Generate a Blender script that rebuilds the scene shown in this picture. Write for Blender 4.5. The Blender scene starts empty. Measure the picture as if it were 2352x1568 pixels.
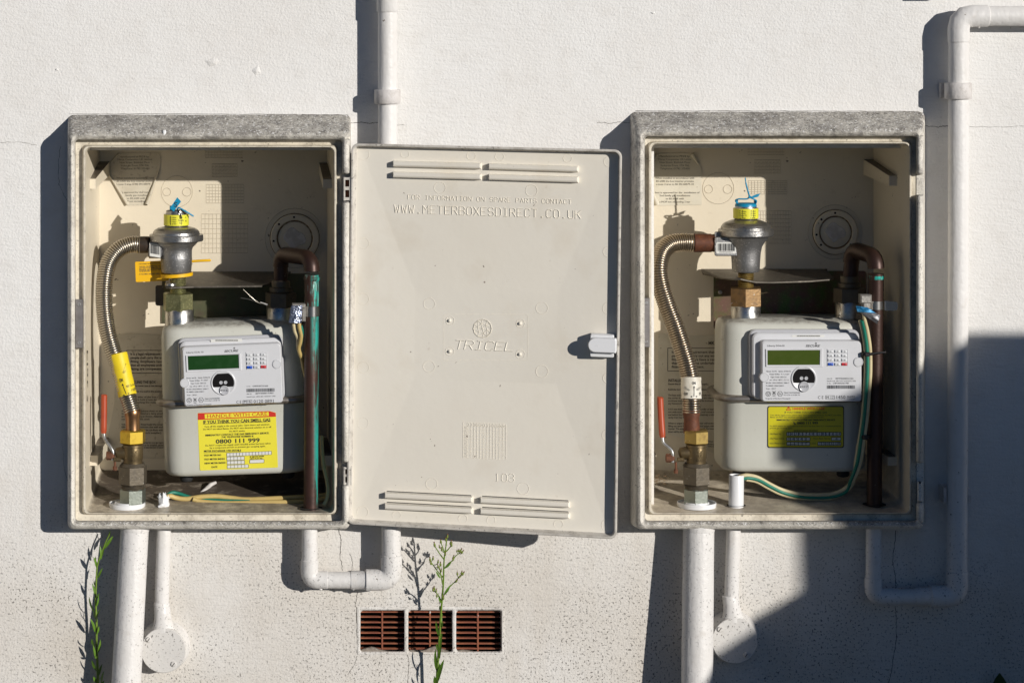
import bpy, math, random
from mathutils import Vector, Matrix
random.seed(7)
# ------------------------------------------------------------------ calibration
# The wall is the plane Y=0; "d" units are 0.65 mm; the camera stands 3.8 m in front of it.
U = 0.00065
CX, CY, D = 700.0, 50.0, 5850.0
SRC = 4096/2352.0
def W(x, y, z):
    """measured position (x right, y down) of something standing z units proud of the wall -> metres"""
    s = (D-z)/D
    return Vector(((CX+(x-CX)*s-1176)*U, -z*U, (1750-(CY+(y-CY)*s))*U))
class Fr:
    """affine frame: local x right, y down, z towards the viewer, origin at measured (ox, oy) at depth az"""
    def __init__(s, ox, oy, az, rot=0.0, yaw=0.0):
        s.o = W(ox, oy, az); s.k = (D-az)/D*U
        r = math.radians(rot); w = math.radians(yaw)
        q = Matrix.Rotation(w, 3, 'Z') @ Matrix.Rotation(r, 3, 'Y')
        s.ex = q @ Vector((1,0,0)); s.ey = q @ Vector((0,0,-1)); s.ez = q @ Vector((0,-1,0))
    def __call__(s, x, y, z=0):
        return s.o + s.ex*(x*s.k) + s.ey*(y*s.k) + s.ez*(z*U)
def zoom(ox, oy, k):
    return lambda x, y: ((ox+x/k)/SRC, (oy+y/k)/SRC)
L1=zoom(100,400,2.61375); L2=zoom(800,400,2.6129); L3=zoom(200,950,2.6129); L4=zoom(600,1200,2.0902)
L5=zoom(200,1500,2.24); L6=zoom(200,2050,2.3025); L7=zoom(1000,900,3.136)
R1=zoom(2450,400,2.61375); R2=zoom(3100,400,2.61375); R3=zoom(2500,950,2.6129); R4=zoom(2820,1200,2.0911)
R5=zoom(2500,1500,2.24); R6=zoom(2500,2050,2.3025); R7=zoom(3200,1850,1.780); R8=zoom(3400,0,2.24)
D1=zoom(1350,550,1.845); D2=zoom(1350,1350,1.7425); C3=zoom(1100,2050,2.302); C4=zoom(1350,0,2.614)

# ------------------------------------------------------------------ camera, sky, sun, exposure
scn = bpy.context.scene
col = scn.collection
cam_d = bpy.data.cameras.new('camera'); cam = bpy.data.objects.new('camera', cam_d); col.objects.link(cam)
cam.location = ((CX-1176)*U, -D*U, (1750-CY)*U)
cam.rotation_euler = (math.radians(90), 0, 0)
cam_d.sensor_width = 36.0; cam_d.lens = 36.0*D/2352.0
cam_d.shift_x = (1176-CX)/2352.0; cam_d.shift_y = -(784-CY)/2352.0
cam_d.clip_start = 0.05; cam_d.clip_end = 1000
scn.camera = cam
SUN = Vector((-0.83, 1.0, -0.30)).normalized()
world = bpy.data.worlds.new('World'); scn.world = world; world.use_nodes = True
wn = world.node_tree; wn.nodes.clear()
sky = wn.nodes.new('ShaderNodeTexSky'); sky.sky_type = 'NISHITA'; sky.sun_disc = False
sky.sun_elevation = math.asin(-SUN.z); sky.sun_rotation = math.atan2(-SUN.x, -SUN.y)
sky.air_density = 0.6; sky.dust_density = 0.0; sky.ozone_density = 5.0
bg = wn.nodes.new('ShaderNodeBackground'); bg.inputs['Strength'].default_value = 0.05
wo = wn.nodes.new('ShaderNodeOutputWorld')
wn.links.new(sky.outputs[0], bg.inputs[0]); wn.links.new(bg.outputs[0], wo.inputs[0])
sun_d = bpy.data.lights.new('sun', 'SUN'); sun_d.energy = 5.0; sun_d.angle = math.radians(0.6); sun_d.color = (1.0, 0.962, 0.905)
sun = bpy.data.objects.new('sun', sun_d); col.objects.link(sun)
sun.location = (3, -4, 3); sun.rotation_euler = SUN.to_track_quat('-Z', 'Y').to_euler()
scn.view_settings.view_transform = 'Standard'; scn.view_settings.look = 'None'
scn.view_settings.exposure = -0.41; scn.view_settings.gamma = 1.0
scn.view_settings.use_curve_mapping = False
scn.render.engine = 'CYCLES'
scn.cycles.max_bounces = 7; scn.cycles.diffuse_bounces = 2; scn.cycles.glossy_bounces = 3; scn.cycles.transmission_bounces = 2

# ------------------------------------------------------------------ materials
MATS = {}
def mat(name, c, rough=0.5, metal=0.0, layers=(), bumps=(), spec=0.5, coat=0.0, rvar=0.0, trans=0.0, sss=0.0):
    m = bpy.data.materials.new(name); m.use_nodes = True; MATS[name] = m
    nt = m.node_tree; N = nt.nodes; L = nt.links
    b = N['Principled BSDF']
    tc = N.new('ShaderNodeTexCoord'); geo = N.new('ShaderNodeNewGeometry')
    def tex(scale, o):
        mp = N.new('ShaderNodeMapping'); L.new(tc.outputs['Object'], mp.inputs['Vector'])
        mp.inputs['Scale'].default_value = o.get('st', (1,1,1)); mp.inputs['Rotation'].default_value = o.get('rot', (0,0,0))
        mp.inputs['Location'].default_value = o.get('loc', (0.37*len(N), 0.11*len(N), 0.23*len(N)))
        if o.get('t') == 'vor':
            t = N.new('ShaderNodeTexVoronoi'); t.inputs['Scale'].default_value = scale
            t.inputs['Randomness'].default_value = 1.0; L.new(mp.outputs[0], t.inputs['Vector']); return t.outputs['Distance']
        t = N.new('ShaderNodeTexNoise'); t.inputs['Scale'].default_value = scale
        t.inputs['Detail'].default_value = o.get('det', 4); t.inputs['Roughness'].default_value = o.get('ro', 0.55)
        t.inputs['Distortion'].default_value = o.get('dis', 0.0)
        L.new(mp.outputs[0], t.inputs['Vector']); return t.outputs['Fac']
    def rng(src, lo, hi, a=0.0, c_=1.0):
        r = N.new('ShaderNodeMapRange'); L.new(src, r.inputs['Value'])
        r.inputs['From Min'].default_value = lo; r.inputs['From Max'].default_value = hi
        r.inputs['To Min'].default_value = a; r.inputs['To Max'].default_value = c_; return r.outputs['Result']
    def mul(a, v):
        x = N.new('ShaderNodeMath'); x.operation = 'MULTIPLY'; L.new(a, x.inputs[0])
        if isinstance(v, float): x.inputs[1].default_value = v
        else: L.new(v, x.inputs[1])
        return x.outputs[0]
    cur = None
    for (scale, lo, hi, cc, amt, o) in layers:
        f = mul(rng(tex(scale, o), lo, hi), float(amt))
        if 'clus' in o: f = mul(f, rng(tex(o['clus'], {'det':3}), .30, .62))
        if 'z' in o:
            sp = N.new('ShaderNodeSeparateXYZ'); L.new(geo.outputs['Position'], sp.inputs[0])
            f = mul(f, rng(sp.outputs['Z'], o['z'][0], o['z'][1]))
        if 'y' in o:
            sp = N.new('ShaderNodeSeparateXYZ'); L.new(geo.outputs['Position'], sp.inputs[0])
            f = mul(f, rng(sp.outputs['Y'], o['y'][0], o['y'][1]))
        if 'x' in o:
            sp = N.new('ShaderNodeSeparateXYZ'); L.new(geo.outputs['Position'], sp.inputs[0])
            f = mul(f, rng(sp.outputs['X'], o['x'][0], o['x'][1]))
        if 'up' in o:
            sp = N.new('ShaderNodeSeparateXYZ'); L.new(geo.outputs['Normal'], sp.inputs[0])
            f = mul(f, rng(sp.outputs['Z'], o['up'][0], o['up'][1]))
        mx = N.new('ShaderNodeMix'); mx.data_type = 'RGBA'; L.new(f, mx.inputs['Factor'])
        if cur is None: mx.inputs['A'].default_value = (*c, 1)
        else: L.new(cur, mx.inputs['A'])
        mx.inputs['B'].default_value = (*cc, 1); cur = mx.outputs['Result']
    if cur is None: b.inputs['Base Color'].default_value = (*c, 1)
    else: L.new(cur, b.inputs['Base Color'])
    b.inputs['Roughness'].default_value = rough; b.inputs['Metallic'].default_value = metal
    b.inputs['Specular IOR Level'].default_value = spec
    b.inputs['Coat Weight'].default_value = coat; b.inputs['Coat Roughness'].default_value = 0.08
    b.inputs['Transmission Weight'].default_value = trans
    if sss: 
        b.inputs['Subsurface Weight'].default_value = sss; b.inputs['Subsurface Radius'].default_value = (0.004,0.004,0.004)
    if rvar:
        L.new(rng(tex(90, {}), 0.3, 0.7, rough-rvar, rough+rvar), b.inputs['Roughness'])
    nrm = None
    for (scale, dist, o) in bumps:
        bp = N.new('ShaderNodeBump'); bp.inputs['Strength'].default_value = o.get('s', 1.0); bp.inputs['Distance'].default_value = dist
        h = tex(scale, o)
        if 'lo' in o: h = rng(h, o['lo'], o['hi'])
        L.new(h, bp.inputs['Height'])
        if nrm is not None: L.new(nrm, bp.inputs['Normal'])
        nrm = bp.outputs['Normal']
    if nrm is not None: L.new(nrm, b.inputs['Normal'])
    return m
DK=(0.055,0.045,0.038); GR=(0.22,0.20,0.18)
mat('wall_paint', (0.845,0.828,0.80), 0.75, spec=0.25, layers=[
    (5, .35,.75,(0.78,0.745,0.70),.6,{'det':3}),
    (30,.5,.8,(0.70,0.66,0.61),.4,{'det':4}),
    (16,.50,.72,(0.60,0.53,0.44),.35,{'det':4,'st':(1,1,.15),'z':(.52,.36)}),
    (4,.22,.66,(0.60,0.54,0.46),.75,{'det':4,'z':(.50,.24)}),
    (300,.585,.64,DK,.8,{'det':2,'z':(.44,.25),'clus':6}),
    (150,.645,.69,DK,.9,{'det':3,'ro':.65,'z':(.42,.14),'clus':9}),
    (120,.755,.785,(0.2,0.16,0.12),.8,{'det':3})],
    bumps=[(14,.0012,{'det':3}),(280,.0011,{'det':3,'ro':.65}),(190,.0009,{'det':2,'st':(.22,1,1.2),'rot':(0,.3,0)})])
PAINT_L=[(14,.4,.75,(0.74,0.71,0.67),.6,{'det':3}),(60,.58,.72,(0.63,0.58,0.52),.4,{'det':5}),
    (300,.61,.67,DK,.8,{'det':2,'z':(.40,.30),'clus':14}),(120,.72,.75,(0.18,0.14,0.1),.85,{'det':4})]
mat('pipe_paint', (0.80,0.775,0.745), 0.42, spec=0.4, layers=PAINT_L, bumps=[(160,.0006,{'det':3}),(40,.0009,{'det':2}),(110,.0005,{'det':3,'st':(1.5,1.5,.12)})])
mat('lid_paint', (0.67,0.645,0.61), 0.5, spec=0.35, layers=PAINT_L, bumps=[(160,.0006,{'det':3})])
mat('clip_paint', (0.70,0.66,0.63), 0.5, spec=0.35, layers=PAINT_L+[(70,.5,.62,(0.5,0.46,0.42),.6,{'det':6})], bumps=[(120,.0009,{'det':4}),(300,.0005,{})])
GF=[(20,.4,.7,(0.58,0.54,0.46),.7,{'det':5}),(60,.54,.70,(0.33,0.30,0.26),.6,{'det':7,'ro':.72}),
    (60,.46,.62,(0.20,0.18,0.16),.75,{'det':7,'ro':.75,'z':(.78,.93)}),
    (210,.58,.66,(0.10,0.09,0.08),.8,{'det':4,'dis':1.5,'clus':22}),
    (110,.36,.60,(0.19,0.175,0.16),.95,{'det':6,'ro':.8,'up':(.3,.7),'st':(.7,1,1),'dis':2.5}),
    (28,.46,.64,(0.56,0.53,0.47),.8,{'det':7,'ro':.8,'up':(.3,.7),'dis':1}),
    (14,.50,.66,(0.13,0.12,0.11),.6,{'det':6,'ro':.75,'up':(.3,.7)}),
    (300,.60,.65,(0.9,0.89,0.87),.9,{'det':2,'up':(.3,.7)}),  # white specks painted on upward faces as fibre sparkle
    (200,.58,.64,(0.05,0.045,0.04),.75,{'det':3,'up':(.2,.7),'dis':1.5})]
mat('frame_grp', (0.82,0.775,0.69), 0.6, spec=0.35, layers=GF, bumps=[(220,.0016,{'det':4,'st':(.7,1,1),'dis':1.5}),(60,.0010,{})])
CREAM=(0.78,0.695,0.545)
LIN=[(7,.4,.75,(0.73,0.64,0.485),.6,{}),(40,.62,.78,(0.50,0.42,0.31),.5,{'det':6,'ro':.7}),(130,.72,.745,(0.10,0.07,0.05),.9,{'det':3})]
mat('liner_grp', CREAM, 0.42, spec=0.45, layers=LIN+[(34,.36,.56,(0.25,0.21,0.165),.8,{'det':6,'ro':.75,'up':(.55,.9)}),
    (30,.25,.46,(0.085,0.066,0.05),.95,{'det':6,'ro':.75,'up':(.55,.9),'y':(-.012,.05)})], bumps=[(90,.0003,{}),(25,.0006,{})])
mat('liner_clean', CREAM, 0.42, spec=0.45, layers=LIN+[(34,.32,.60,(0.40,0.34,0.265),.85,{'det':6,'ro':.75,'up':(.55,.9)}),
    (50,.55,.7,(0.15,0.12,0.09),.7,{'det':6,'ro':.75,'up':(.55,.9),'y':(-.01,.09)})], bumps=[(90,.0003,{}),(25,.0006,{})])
mat('lip_grp', (0.76,0.69,0.56), 0.45, layers=[(60,.45,.72,(0.30,0.25,0.18),.7,{'det':7,'ro':.75}),
    (230,.60,.68,(0.10,0.085,0.065),.75,{'det':4,'clus':20})], bumps=[(150,.0003,{})])
mat('door_grp', (0.88,0.825,0.72), 0.36, spec=0.5, layers=[(5,.4,.75,(0.85,0.785,0.67),.7,{}),
    (12,.55,.78,(0.68,0.58,0.44),.4,{'det':5}),(60,.66,.74,(0.60,0.52,0.42),.45,{'det':6,'ro':.7}),(95,.735,.75,(0.17,0.12,0.09),.85,{'det':3})], bumps=[(120,.00015,{}),(18,.0005,{})])
mat('rim_grp', (0.64,0.60,0.535), 0.5, layers=[(70,.45,.68,(0.35,0.315,0.27),.75,{'det':8,'ro':.7}),(200,.62,.67,(0.1,0.09,0.08),.6,{'det':4})], bumps=[(200,.0004,{})])
mat('slot_dark', (0.03,0.027,0.023), 0.9)
mat('white_plastic', (0.84,0.84,0.84), 0.3, layers=[(40,.6,.8,(0.7,0.69,0.66),.4,{})])
mat('nylon_white', (0.86,0.86,0.87), 0.35, sss=0.2)
mat('steel_strip', (0.30,0.28,0.27), 0.5, 0.6, layers=[(60,.4,.7,(0.18,0.16,0.15),.7,{'det':6})], rvar=.1)
mat('screw_steel', (0.42,0.41,0.40), 0.45, 0.7, layers=[(300,.5,.7,(0.25,0.18,0.13),.6,{})])
mat('meter_enamel', (0.63,0.625,0.555), 0.34, spec=0.5, layers=[(8,.4,.7,(0.58,0.57,0.495),.6,{}),
    (70,.62,.74,(0.36,0.31,0.24),.55,{'det':6,'ro':.7}),(160,.73,.75,(0.12,0.09,0.07),.7,{'det':3}),(120,.42,.62,(0.30,0.27,0.23),.75,{'det':6,'ro':.7,'up':(.6,.95)})], bumps=[(160,.00015,{})])
mat('flange_metal', (0.33,0.30,0.265), 0.38, 0.75, layers=[(90,.5,.7,(0.17,0.13,0.10),.7,{'det':6})])
mat('index_plastic', (0.68,0.68,0.695), 0.32, spec=0.5, layers=[(30,.55,.8,(0.57,0.56,0.54),.5,{'det':6}),(60,.66,.74,(0.42,0.37,0.31),.4,{'det':6,'ro':.7}),(140,.75,.77,(0.2,0.17,0.14),.6,{'det':3})])
mat('cover_plastic', (0.52,0.52,0.54), 0.18, spec=0.6)
mat('lcd_green', (0.012,0.055,0.012), 0.16, spec=0.6, layers=[(70,.5,.8,(0.03,0.085,0.03),.6,{'det':5})])
mat('lcd_olive', (0.055,0.085,0.010), 0.16, spec=0.6, layers=[(70,.5,.8,(0.075,0.10,0.02),.6,{'det':5})])
mat('black_gloss', (0.012,0.011,0.011), 0.12, spec=0.6)
mat('ink', (0.025,0.024,0.024), 0.6)
mat('ink_grey', (0.075,0.075,0.08), 0.6)
mat('ink_faint', (0.10,0.085,0.065), 0.7)
mat('key_white', (0.70,0.71,0.72), 0.4)
mat('key_blue', (0.02,0.10,0.55), 0.4)
mat('key_red', (0.62,0.03,0.04), 0.4)
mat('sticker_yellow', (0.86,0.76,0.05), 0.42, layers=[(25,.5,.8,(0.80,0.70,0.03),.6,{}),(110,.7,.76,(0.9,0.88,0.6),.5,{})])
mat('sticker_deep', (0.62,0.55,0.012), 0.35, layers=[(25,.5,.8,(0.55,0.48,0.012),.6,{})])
mat('sticker_red', (0.62,0.035,0.02), 0.42)
mat('sticker_white', (0.76,0.75,0.70), 0.45)
mat('paper', (0.64,0.58,0.46), 0.65, layers=[(30,.42,.7,(0.50,0.44,0.33),.7,{'det':6}),(150,.6,.68,(0.2,0.15,0.1),.45,{'det':5})], bumps=[(60,.0004,{})])
mat('paper_old', (0.72,0.665,0.54), 0.6, layers=[(25,.42,.7,(0.60,0.54,0.40),.7,{'det':6}),(190,.7,.73,(0.25,0.18,0.1),.6,{'det':3})], bumps=[(50,.0004,{})])
mat('cast_alloy', (0.40,0.39,0.375), 0.34, 0.9, layers=[(60,.45,.75,(0.27,0.26,0.25),.6,{'det':5}),(30,.60,.75,(0.36,0.25,0.08),.35,{'det':4})], bumps=[(420,.0003,{}),(90,.0004,{})], rvar=.1)
mat('cast_matt', (0.29,0.285,0.28), 0.5, 0.85, layers=[(350,.60,.68,(0.62,0.61,0.60),.7,{'det':2})], bumps=[(500,.0004,{})])
mat('stainless', (0.50,0.46,0.395), 0.3, 1.0, layers=[(40,.5,.75,(0.42,0.36,0.28),.6,{'det':5})])
mat('stainless_warm', (0.46,0.395,0.315), 0.3, 1.0, layers=[(40,.5,.75,(0.34,0.27,0.19),.7,{'det':5})])
mat('zinc', (0.56,0.54,0.50), 0.33, 0.95, layers=[(90,.5,.7,(0.33,0.33,0.30),.7,{'det':6}),(300,.65,.7,(0.7,0.7,0.65),.6,{})], rvar=.12)
mat('zinc_hex', (0.25,0.27,0.235), 0.42, 0.8, layers=[(120,.5,.68,(0.22,0.24,0.20),.8,{'det':6}),(300,.66,.7,(0.6,0.62,0.55),.6,{})], bumps=[(300,.0003,{})])
mat('zinc_gold', (0.36,0.35,0.17), 0.38, 0.85, layers=[(350,.52,.66,(0.60,0.58,0.30),.8,{'det':2}),(60,.5,.7,(0.14,0.15,0.07),.7,{'det':5})], bumps=[(400,.0003,{})])
mat('brass', (0.55,0.38,0.05), 0.35, 0.85, layers=[(120,.5,.7,(0.36,0.23,0.03),.7,{'det':6})])
mat('brass_old', (0.36,0.255,0.08), 0.42, 0.8, layers=[(110,.5,.7,(0.20,0.13,0.05),.8,{'det':6}),(300,.70,.73,(0.7,0.65,0.5),.7,{})])
mat('bronze', (0.165,0.12,0.06), 0.45, 0.75, layers=[(130,.5,.7,(0.12,0.09,0.055),.7,{'det':6}),(350,.68,.72,(0.45,0.37,0.25),.6,{})], bumps=[(350,.0003,{})])
mat('bronze_grey', (0.13,0.108,0.078), 0.5, 0.55, layers=[(100,.5,.68,(0.10,0.085,0.065),.8,{'det':6}),(200,.70,.73,(0.6,0.58,0.52),.8,{'det':4})], bumps=[(260,.0004,{})])
mat('bronze_nut', (0.27,0.165,0.075), 0.42, 0.7, layers=[(110,.5,.68,(0.15,0.10,0.06),.8,{'det':6}),(160,.66,.7,(0.45,0.47,0.48),.7,{'det':4})], bumps=[(260,.0003,{})])
mat('copper_sleeve', (0.36,0.20,0.10), 0.33, 0.9, layers=[(80,.45,.7,(0.15,0.085,0.04),.8,{'det':6}),(60,.62,.72,(0.45,0.47,0.48),.8,{'det':4})])
mat('rust_sleeve', (0.13,0.045,0.022), 0.62, 0.25, layers=[(120,.5,.68,(0.22,0.075,0.03),.8,{'det':6}),(60,.55,.66,(0.05,0.035,0.03),.8,{'det':5})], bumps=[(350,.0003,{})])
mat('dark_sleeve', (0.055,0.042,0.032), 0.5, 0.4, layers=[(60,.5,.7,(0.12,0.06,0.035),.7,{'det':5})])
mat('copper_old', (0.055,0.028,0.021), 0.42, 0.45, layers=[(70,.5,.72,(0.045,0.025,0.02),.8,{'det':6}),(220,.72,.75,(0.4,0.36,0.33),.7,{'det':4})], bumps=[(200,.0002,{})])
mat('copper_green', (0.075,0.036,0.027), 0.45, 0.35, layers=[(70,.5,.72,(0.045,0.025,0.02),.8,{'det':6}),
    (60,.49,.57,(0.03,0.50,0.41),.95,{'det':7,'ro':.7,'st':(1.6,1.6,.14),'x':(-.2965,-.2915)}),
    (70,.50,.58,(0.04,0.52,0.43),.95,{'det':7,'ro':.7,'st':(1.4,1.4,.25),'x':(-.302,-.294),'z':(.58,.66)}),
    (120,.56,.62,(0.35,0.62,0.55),.8,{'det':6,'st':(1.5,1.5,.3),'z':(.66,.70)})], bumps=[(200,.0002,{})])
mat('bracket_steel', (0.12,0.105,0.085), 0.55, 0.6, layers=[(160,.55,.7,(0.26,0.23,0.19),.7,{'det':5}),(50,.5,.7,(0.07,0.06,0.05),.7,{'det':5})], bumps=[(300,.0002,{})])
mat('bracket_olive', (0.115,0.12,0.065), 0.5, 0.5, layers=[(60,.45,.7,(0.16,0.13,0.08),.7,{'det':5}),(40,.55,.75,(0.09,0.06,0.05),.7,{})])
mat('bracket_iris', (0.17,0.11,0.07), 0.42, 0.6, layers=[(30,.42,.6,(0.11,0.19,0.05),.8,{'det':3}),(38,.52,.7,(0.21,0.10,0.095),.8,{'det':3}),(400,.6,.7,(0.4,0.34,0.2),.4,{})])
mat('seal_blue', (0.006,0.27,0.47), 0.38, spec=0.5)
mat('seal_yellow', (0.90,0.50,0.008), 0.45)
mat('sleeve_yellow', (0.84,0.64,0.015), 0.5, layers=[(60,.5,.72,(0.60,0.42,0.02),.6,{'det':6}),(200,.68,.72,(0.15,0.1,0.02),.6,{'det':3})], bumps=[(120,.0004,{})])
mat('sleeve_white', (0.78,0.74,0.64), 0.5, layers=[(60,.55,.72,(0.55,0.48,0.36),.6,{'det':6})])
mat('label_yellow', (0.80,0.76,0.05), 0.4)
mat('grip_red', (0.42,0.065,0.02), 0.42, layers=[(60,.55,.72,(0.38,0.05,0.02),.7,{'det':5})])
mat('lever_steel', (0.42,0.42,0.41), 0.4, 0.8, layers=[(120,.5,.66,(0.2,0.17,0.14),.7,{'det':5})])
mat('rust', (0.17,0.065,0.03), 0.75, 0.2, layers=[(150,.45,.65,(0.09,0.04,0.025),.8,{'det':5})], bumps=[(300,.0005,{})])
mat('cable_yellow', (0.60,0.44,0.16), 0.5, layers=[(60,.5,.72,(0.46,0.31,0.10),.6,{'det':5})])
mat('cable_cream', (0.66,0.56,0.33), 0.5, layers=[(60,.5,.72,(0.50,0.40,0.22),.6,{'det':5})])
mat('cable_green', (0.012,0.20,0.13), 0.45)
mat('foil_tag', (0.42,0.45,0.54), 0.32, 0.85, layers=[(420,.4,.6,(0.2,0.23,0.33),.8,{'t':'vor'})], bumps=[(420,.0008,{'t':'vor'})])
mat('tag_blue', (0.012,0.17,0.36), 0.4, 0.3, layers=[(300,.5,.65,(0.10,0.30,0.45),.6,{})])
mat('tag_grey', (0.23,0.23,0.24), 0.45, 0.6, layers=[(400,.5,.6,(0.12,0.12,0.13),.8,{})])
mat('clamp_steel', (0.45,0.44,0.43), 0.25, 0.95, layers=[(90,.5,.7,(0.3,0.29,0.28),.6,{'det':6})])
mat('clamp_cast', (0.34,0.32,0.29), 0.55, 0.6, layers=[(200,.5,.65,(0.5,0.47,0.42),.6,{'det':5})], bumps=[(300,.0005,{})])
mat('tie_black', (0.012,0.012,0.013), 0.4)
mat('terracotta', (0.30,0.10,0.045), 0.7, layers=[(60,.45,.7,(0.24,0.06,0.035),.7,{'det':5}),(90,.60,.64,(0.72,0.69,0.66),.9,{'det':6,'ro':.7,'st':(.4,1,1)}),(200,.55,.66,(0.13,0.05,0.035),.6,{'det':5})], bumps=[(250,.0005,{})])
mat('mortar', (0.28,0.24,0.20), 0.9, layers=[(150,.5,.7,(0.16,0.13,0.11),.8,{'det':6}),(90,.6,.7,(0.6,0.57,0.53),.6,{'det':6})], bumps=[(120,.003,{'det':6})])
mat('void_dark', (0.018,0.015,0.013), 0.95)
mat('crack_line', (0.09,0.075,0.06), 0.95)
mat('stem_green', (0.16,0.26,0.025), 0.5, layers=[(60,.5,.75,(0.10,0.17,0.02),.7,{})])
mat('leaf_green', (0.12,0.24,0.02), 0.5, layers=[(50,.45,.7,(0.07,0.16,0.015),.8,{})])
mat('leaf_dark', (0.025,0.06,0.012), 0.5)
mat('bud_green', (0.20,0.25,0.045), 0.55, layers=[(300,.5,.7,(0.12,0.17,0.03),.7,{})])
mat('bud_brown', (0.20,0.085,0.05), 0.7)
mat('concrete_paving', (0.055,0.055,0.055), 0.9, layers=[(60,.5,.7,(0.075,0.073,0.07),.6,{'det':4})], bumps=[(90,.002,{})])
mat('bin_plastic', (0.03,0.045,0.035), 0.5)
mat('sack_plastic', (0.03,0.03,0.033), 0.35)
mat('rubber', (0.02,0.02,0.02), 0.7)
mat('debris', (0.20,0.13,0.07), 0.9, layers=[(200,.5,.6,(0.40,0.33,0.22),.8,{})])
mat('bird_drop', (0.85,0.85,0.84), 0.4)

# ------------------------------------------------------------------ scene graph helpers
def tag(o, label, cat, group=None, kind=None):
    if label: o['label'] = label
    if cat: o['category'] = cat
    if group: o['group'] = group
    if kind: o['kind'] = kind
    return o
def thing(name, at, label, cat, group=None):
    o = bpy.data.objects.new(name, None); o.empty_display_size = 0.02
    o.location = at; col.objects.link(o); tag(o, label, cat, group); o['o'] = 0; del o['o']
    ORIG[o.name] = Vector(at); return o
ORIG = {}
class MB:
    def __init__(s): s.v = []; s.f = []
    def add(s, vs, fs):
        n = len(s.v); s.v += [Vector(p) for p in vs]; s.f += [[i+n for i in f] for f in fs]
    def loft(s, loops, cap0=False, cap1=False, closed=True):
        n = len(loops[0]); base = len(s.v)
        for l in loops: s.v += [Vector(p) for p in l]
        for k in range(len(loops)-1):
            a = base+k*n; b = a+n
            for i in range(n if closed else n-1):
                j = (i+1) % n; s.f.append([a+i, a+j, b+j, b+i])
        if cap0: s.f.append([base+i for i in range(n)][::-1])
        if cap1: s.f.append([base+(len(loops)-1)*n+i for i in range(n)])
    def tube(s, pts, rad, seg=20, cap=True):
        pts = [Vector(p) for p in pts]
        if not hasattr(rad, '__len__'): rad = [rad]*len(pts)
        t0 = (pts[1]-pts[0]).normalized()
        up = Vector((0,-1,0)) if abs(t0.y) < .9 else Vector((0,0,1))
        nx = up.cross(t0).normalized(); loops = []
        for i, p in enumerate(pts):
            if i == 0: t = t0
            elif i == len(pts)-1: t = (pts[i]-pts[i-1]).normalized()
            else:
                t = (pts[i+1]-pts[i-1])
                t = t.normalized() if t.length > 1e-9 else tp
            nx = (nx - t*nx.dot(t)).normalized(); ny = t.cross(nx); tp = t
            loops.append([p + (nx*math.cos(a)+ny*math.sin(a))*rad[i] for a in [2*math.pi*k/seg for k in range(seg)]])
        s.loft(loops, cap, cap)
    def lathe(s, fr, prof, seg=32, x=0, z=0, cap0=True, cap1=True, rot=0.0):
        """prof: (radius, y) down the list, vertical axis at local x, z"""
        s.loft([[fr(x+r*math.cos(a+rot), y, z+r*math.sin(a+rot)*fr.k/U) for a in [2*math.pi*k/seg for k in range(seg)]] for r, y in prof], cap0, cap1)
    def disc(s, fr, prof, seg=32, x=0, y=0, cap0=True, cap1=True):
        """prof: (radius, z); axis towards viewer"""
        s.loft([[fr(x+r*math.cos(a), y+r*math.sin(a), z) for a in [2*math.pi*k/seg for k in range(seg)]] for r, z in prof], cap0, cap1)
    def box(s, m, x0, x1, y0, y1, z0, z1, bev=0.0):
        if bev <= 0:
            s.loft([[m(x0,y0,z),m(x0,y1,z),m(x1,y1,z),m(x1,y0,z)] for z in (z0,z1)], True, True)
        else:
            b = bev
            L = lambda i, z: [m(x0+i,y0+i,z),m(x0+i,y1-i,z),m(x1-i,y1-i,z),m(x1-i,y0+i,z)]
            s.loft([L(b,z0),L(0,z0+b),L(0,z1-b),L(b,z1)], True, True)
    def poly(s, pts0, pts1):
        s.loft([pts0, pts1], True, True)
    def obj(s, name, material, parent=None, smooth=35, at=None):
        """link as one mesh object; vertices are in world metres, stored relative to the thing's base"""
        root = parent
        while root is not None and root.parent is not None: root = root.parent
        org = ORIG[root.name] if root is not None else (Vector(at) if at is not None else Vector((0,0,0)))
        me = bpy.data.meshes.new(name)
        me.from_pydata([v-org for v in s.v], [], s.f); me.validate(); me.update()
        for m_ in (material if isinstance(material, (list,tuple)) else [material]): me.materials.append(MATS[m_])
        if smooth:
            me.shade_smooth(); me.set_sharp_from_angle(angle=math.radians(smooth))
        import bmesh
        bm = bmesh.new(); bm.from_mesh(me); bmesh.ops.recalc_face_normals(bm, faces=bm.faces); bm.to_mesh(me); bm.free()
        o = bpy.data.objects.new(name, me); col.objects.link(o)
        if parent is not None: o.parent = parent
        else:
            o.location = org; ORIG[o.name] = org
        return o
def rr(x0, x1, y0, y1, r, n=6):
    """rounded rectangle, same point count for all"""
    out = []
    for (cx, cy, a0) in ((x1-r,y0+r,-90),(x1-r,y1-r,0),(x0+r,y1-r,90),(x0+r,y0+r,180)):
        for k in range(n+1):
            a = math.radians(a0+90*k/n); out.append((cx+r*math.cos(a), cy+r*math.sin(a)))
    return out
def ring(m, x0, x1, y0, y1, r, z, n=6): return [m(x,y,z) for x,y in rr(x0,x1,y0,y1,r,n)]
def crv(pts, n=12):
    """Catmull-Rom through points (tuples/vectors)"""
    P = [Vector(p) for p in pts]; P = [P[0]*2-P[1]] + P + [P[-1]*2-P[-2]]; out = []
    for i in range(1, len(P)-2):
        a,b,c,d = P[i-1],P[i],P[i+1],P[i+2]
        for k in range(n):
            t = k/n
            out.append(0.5*((2*b)+(c-a)*t+(2*a-5*b+4*c-d)*t*t+(3*b-a-3*c+d)*t**3))
    out.append(P[-2]); return out
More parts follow.
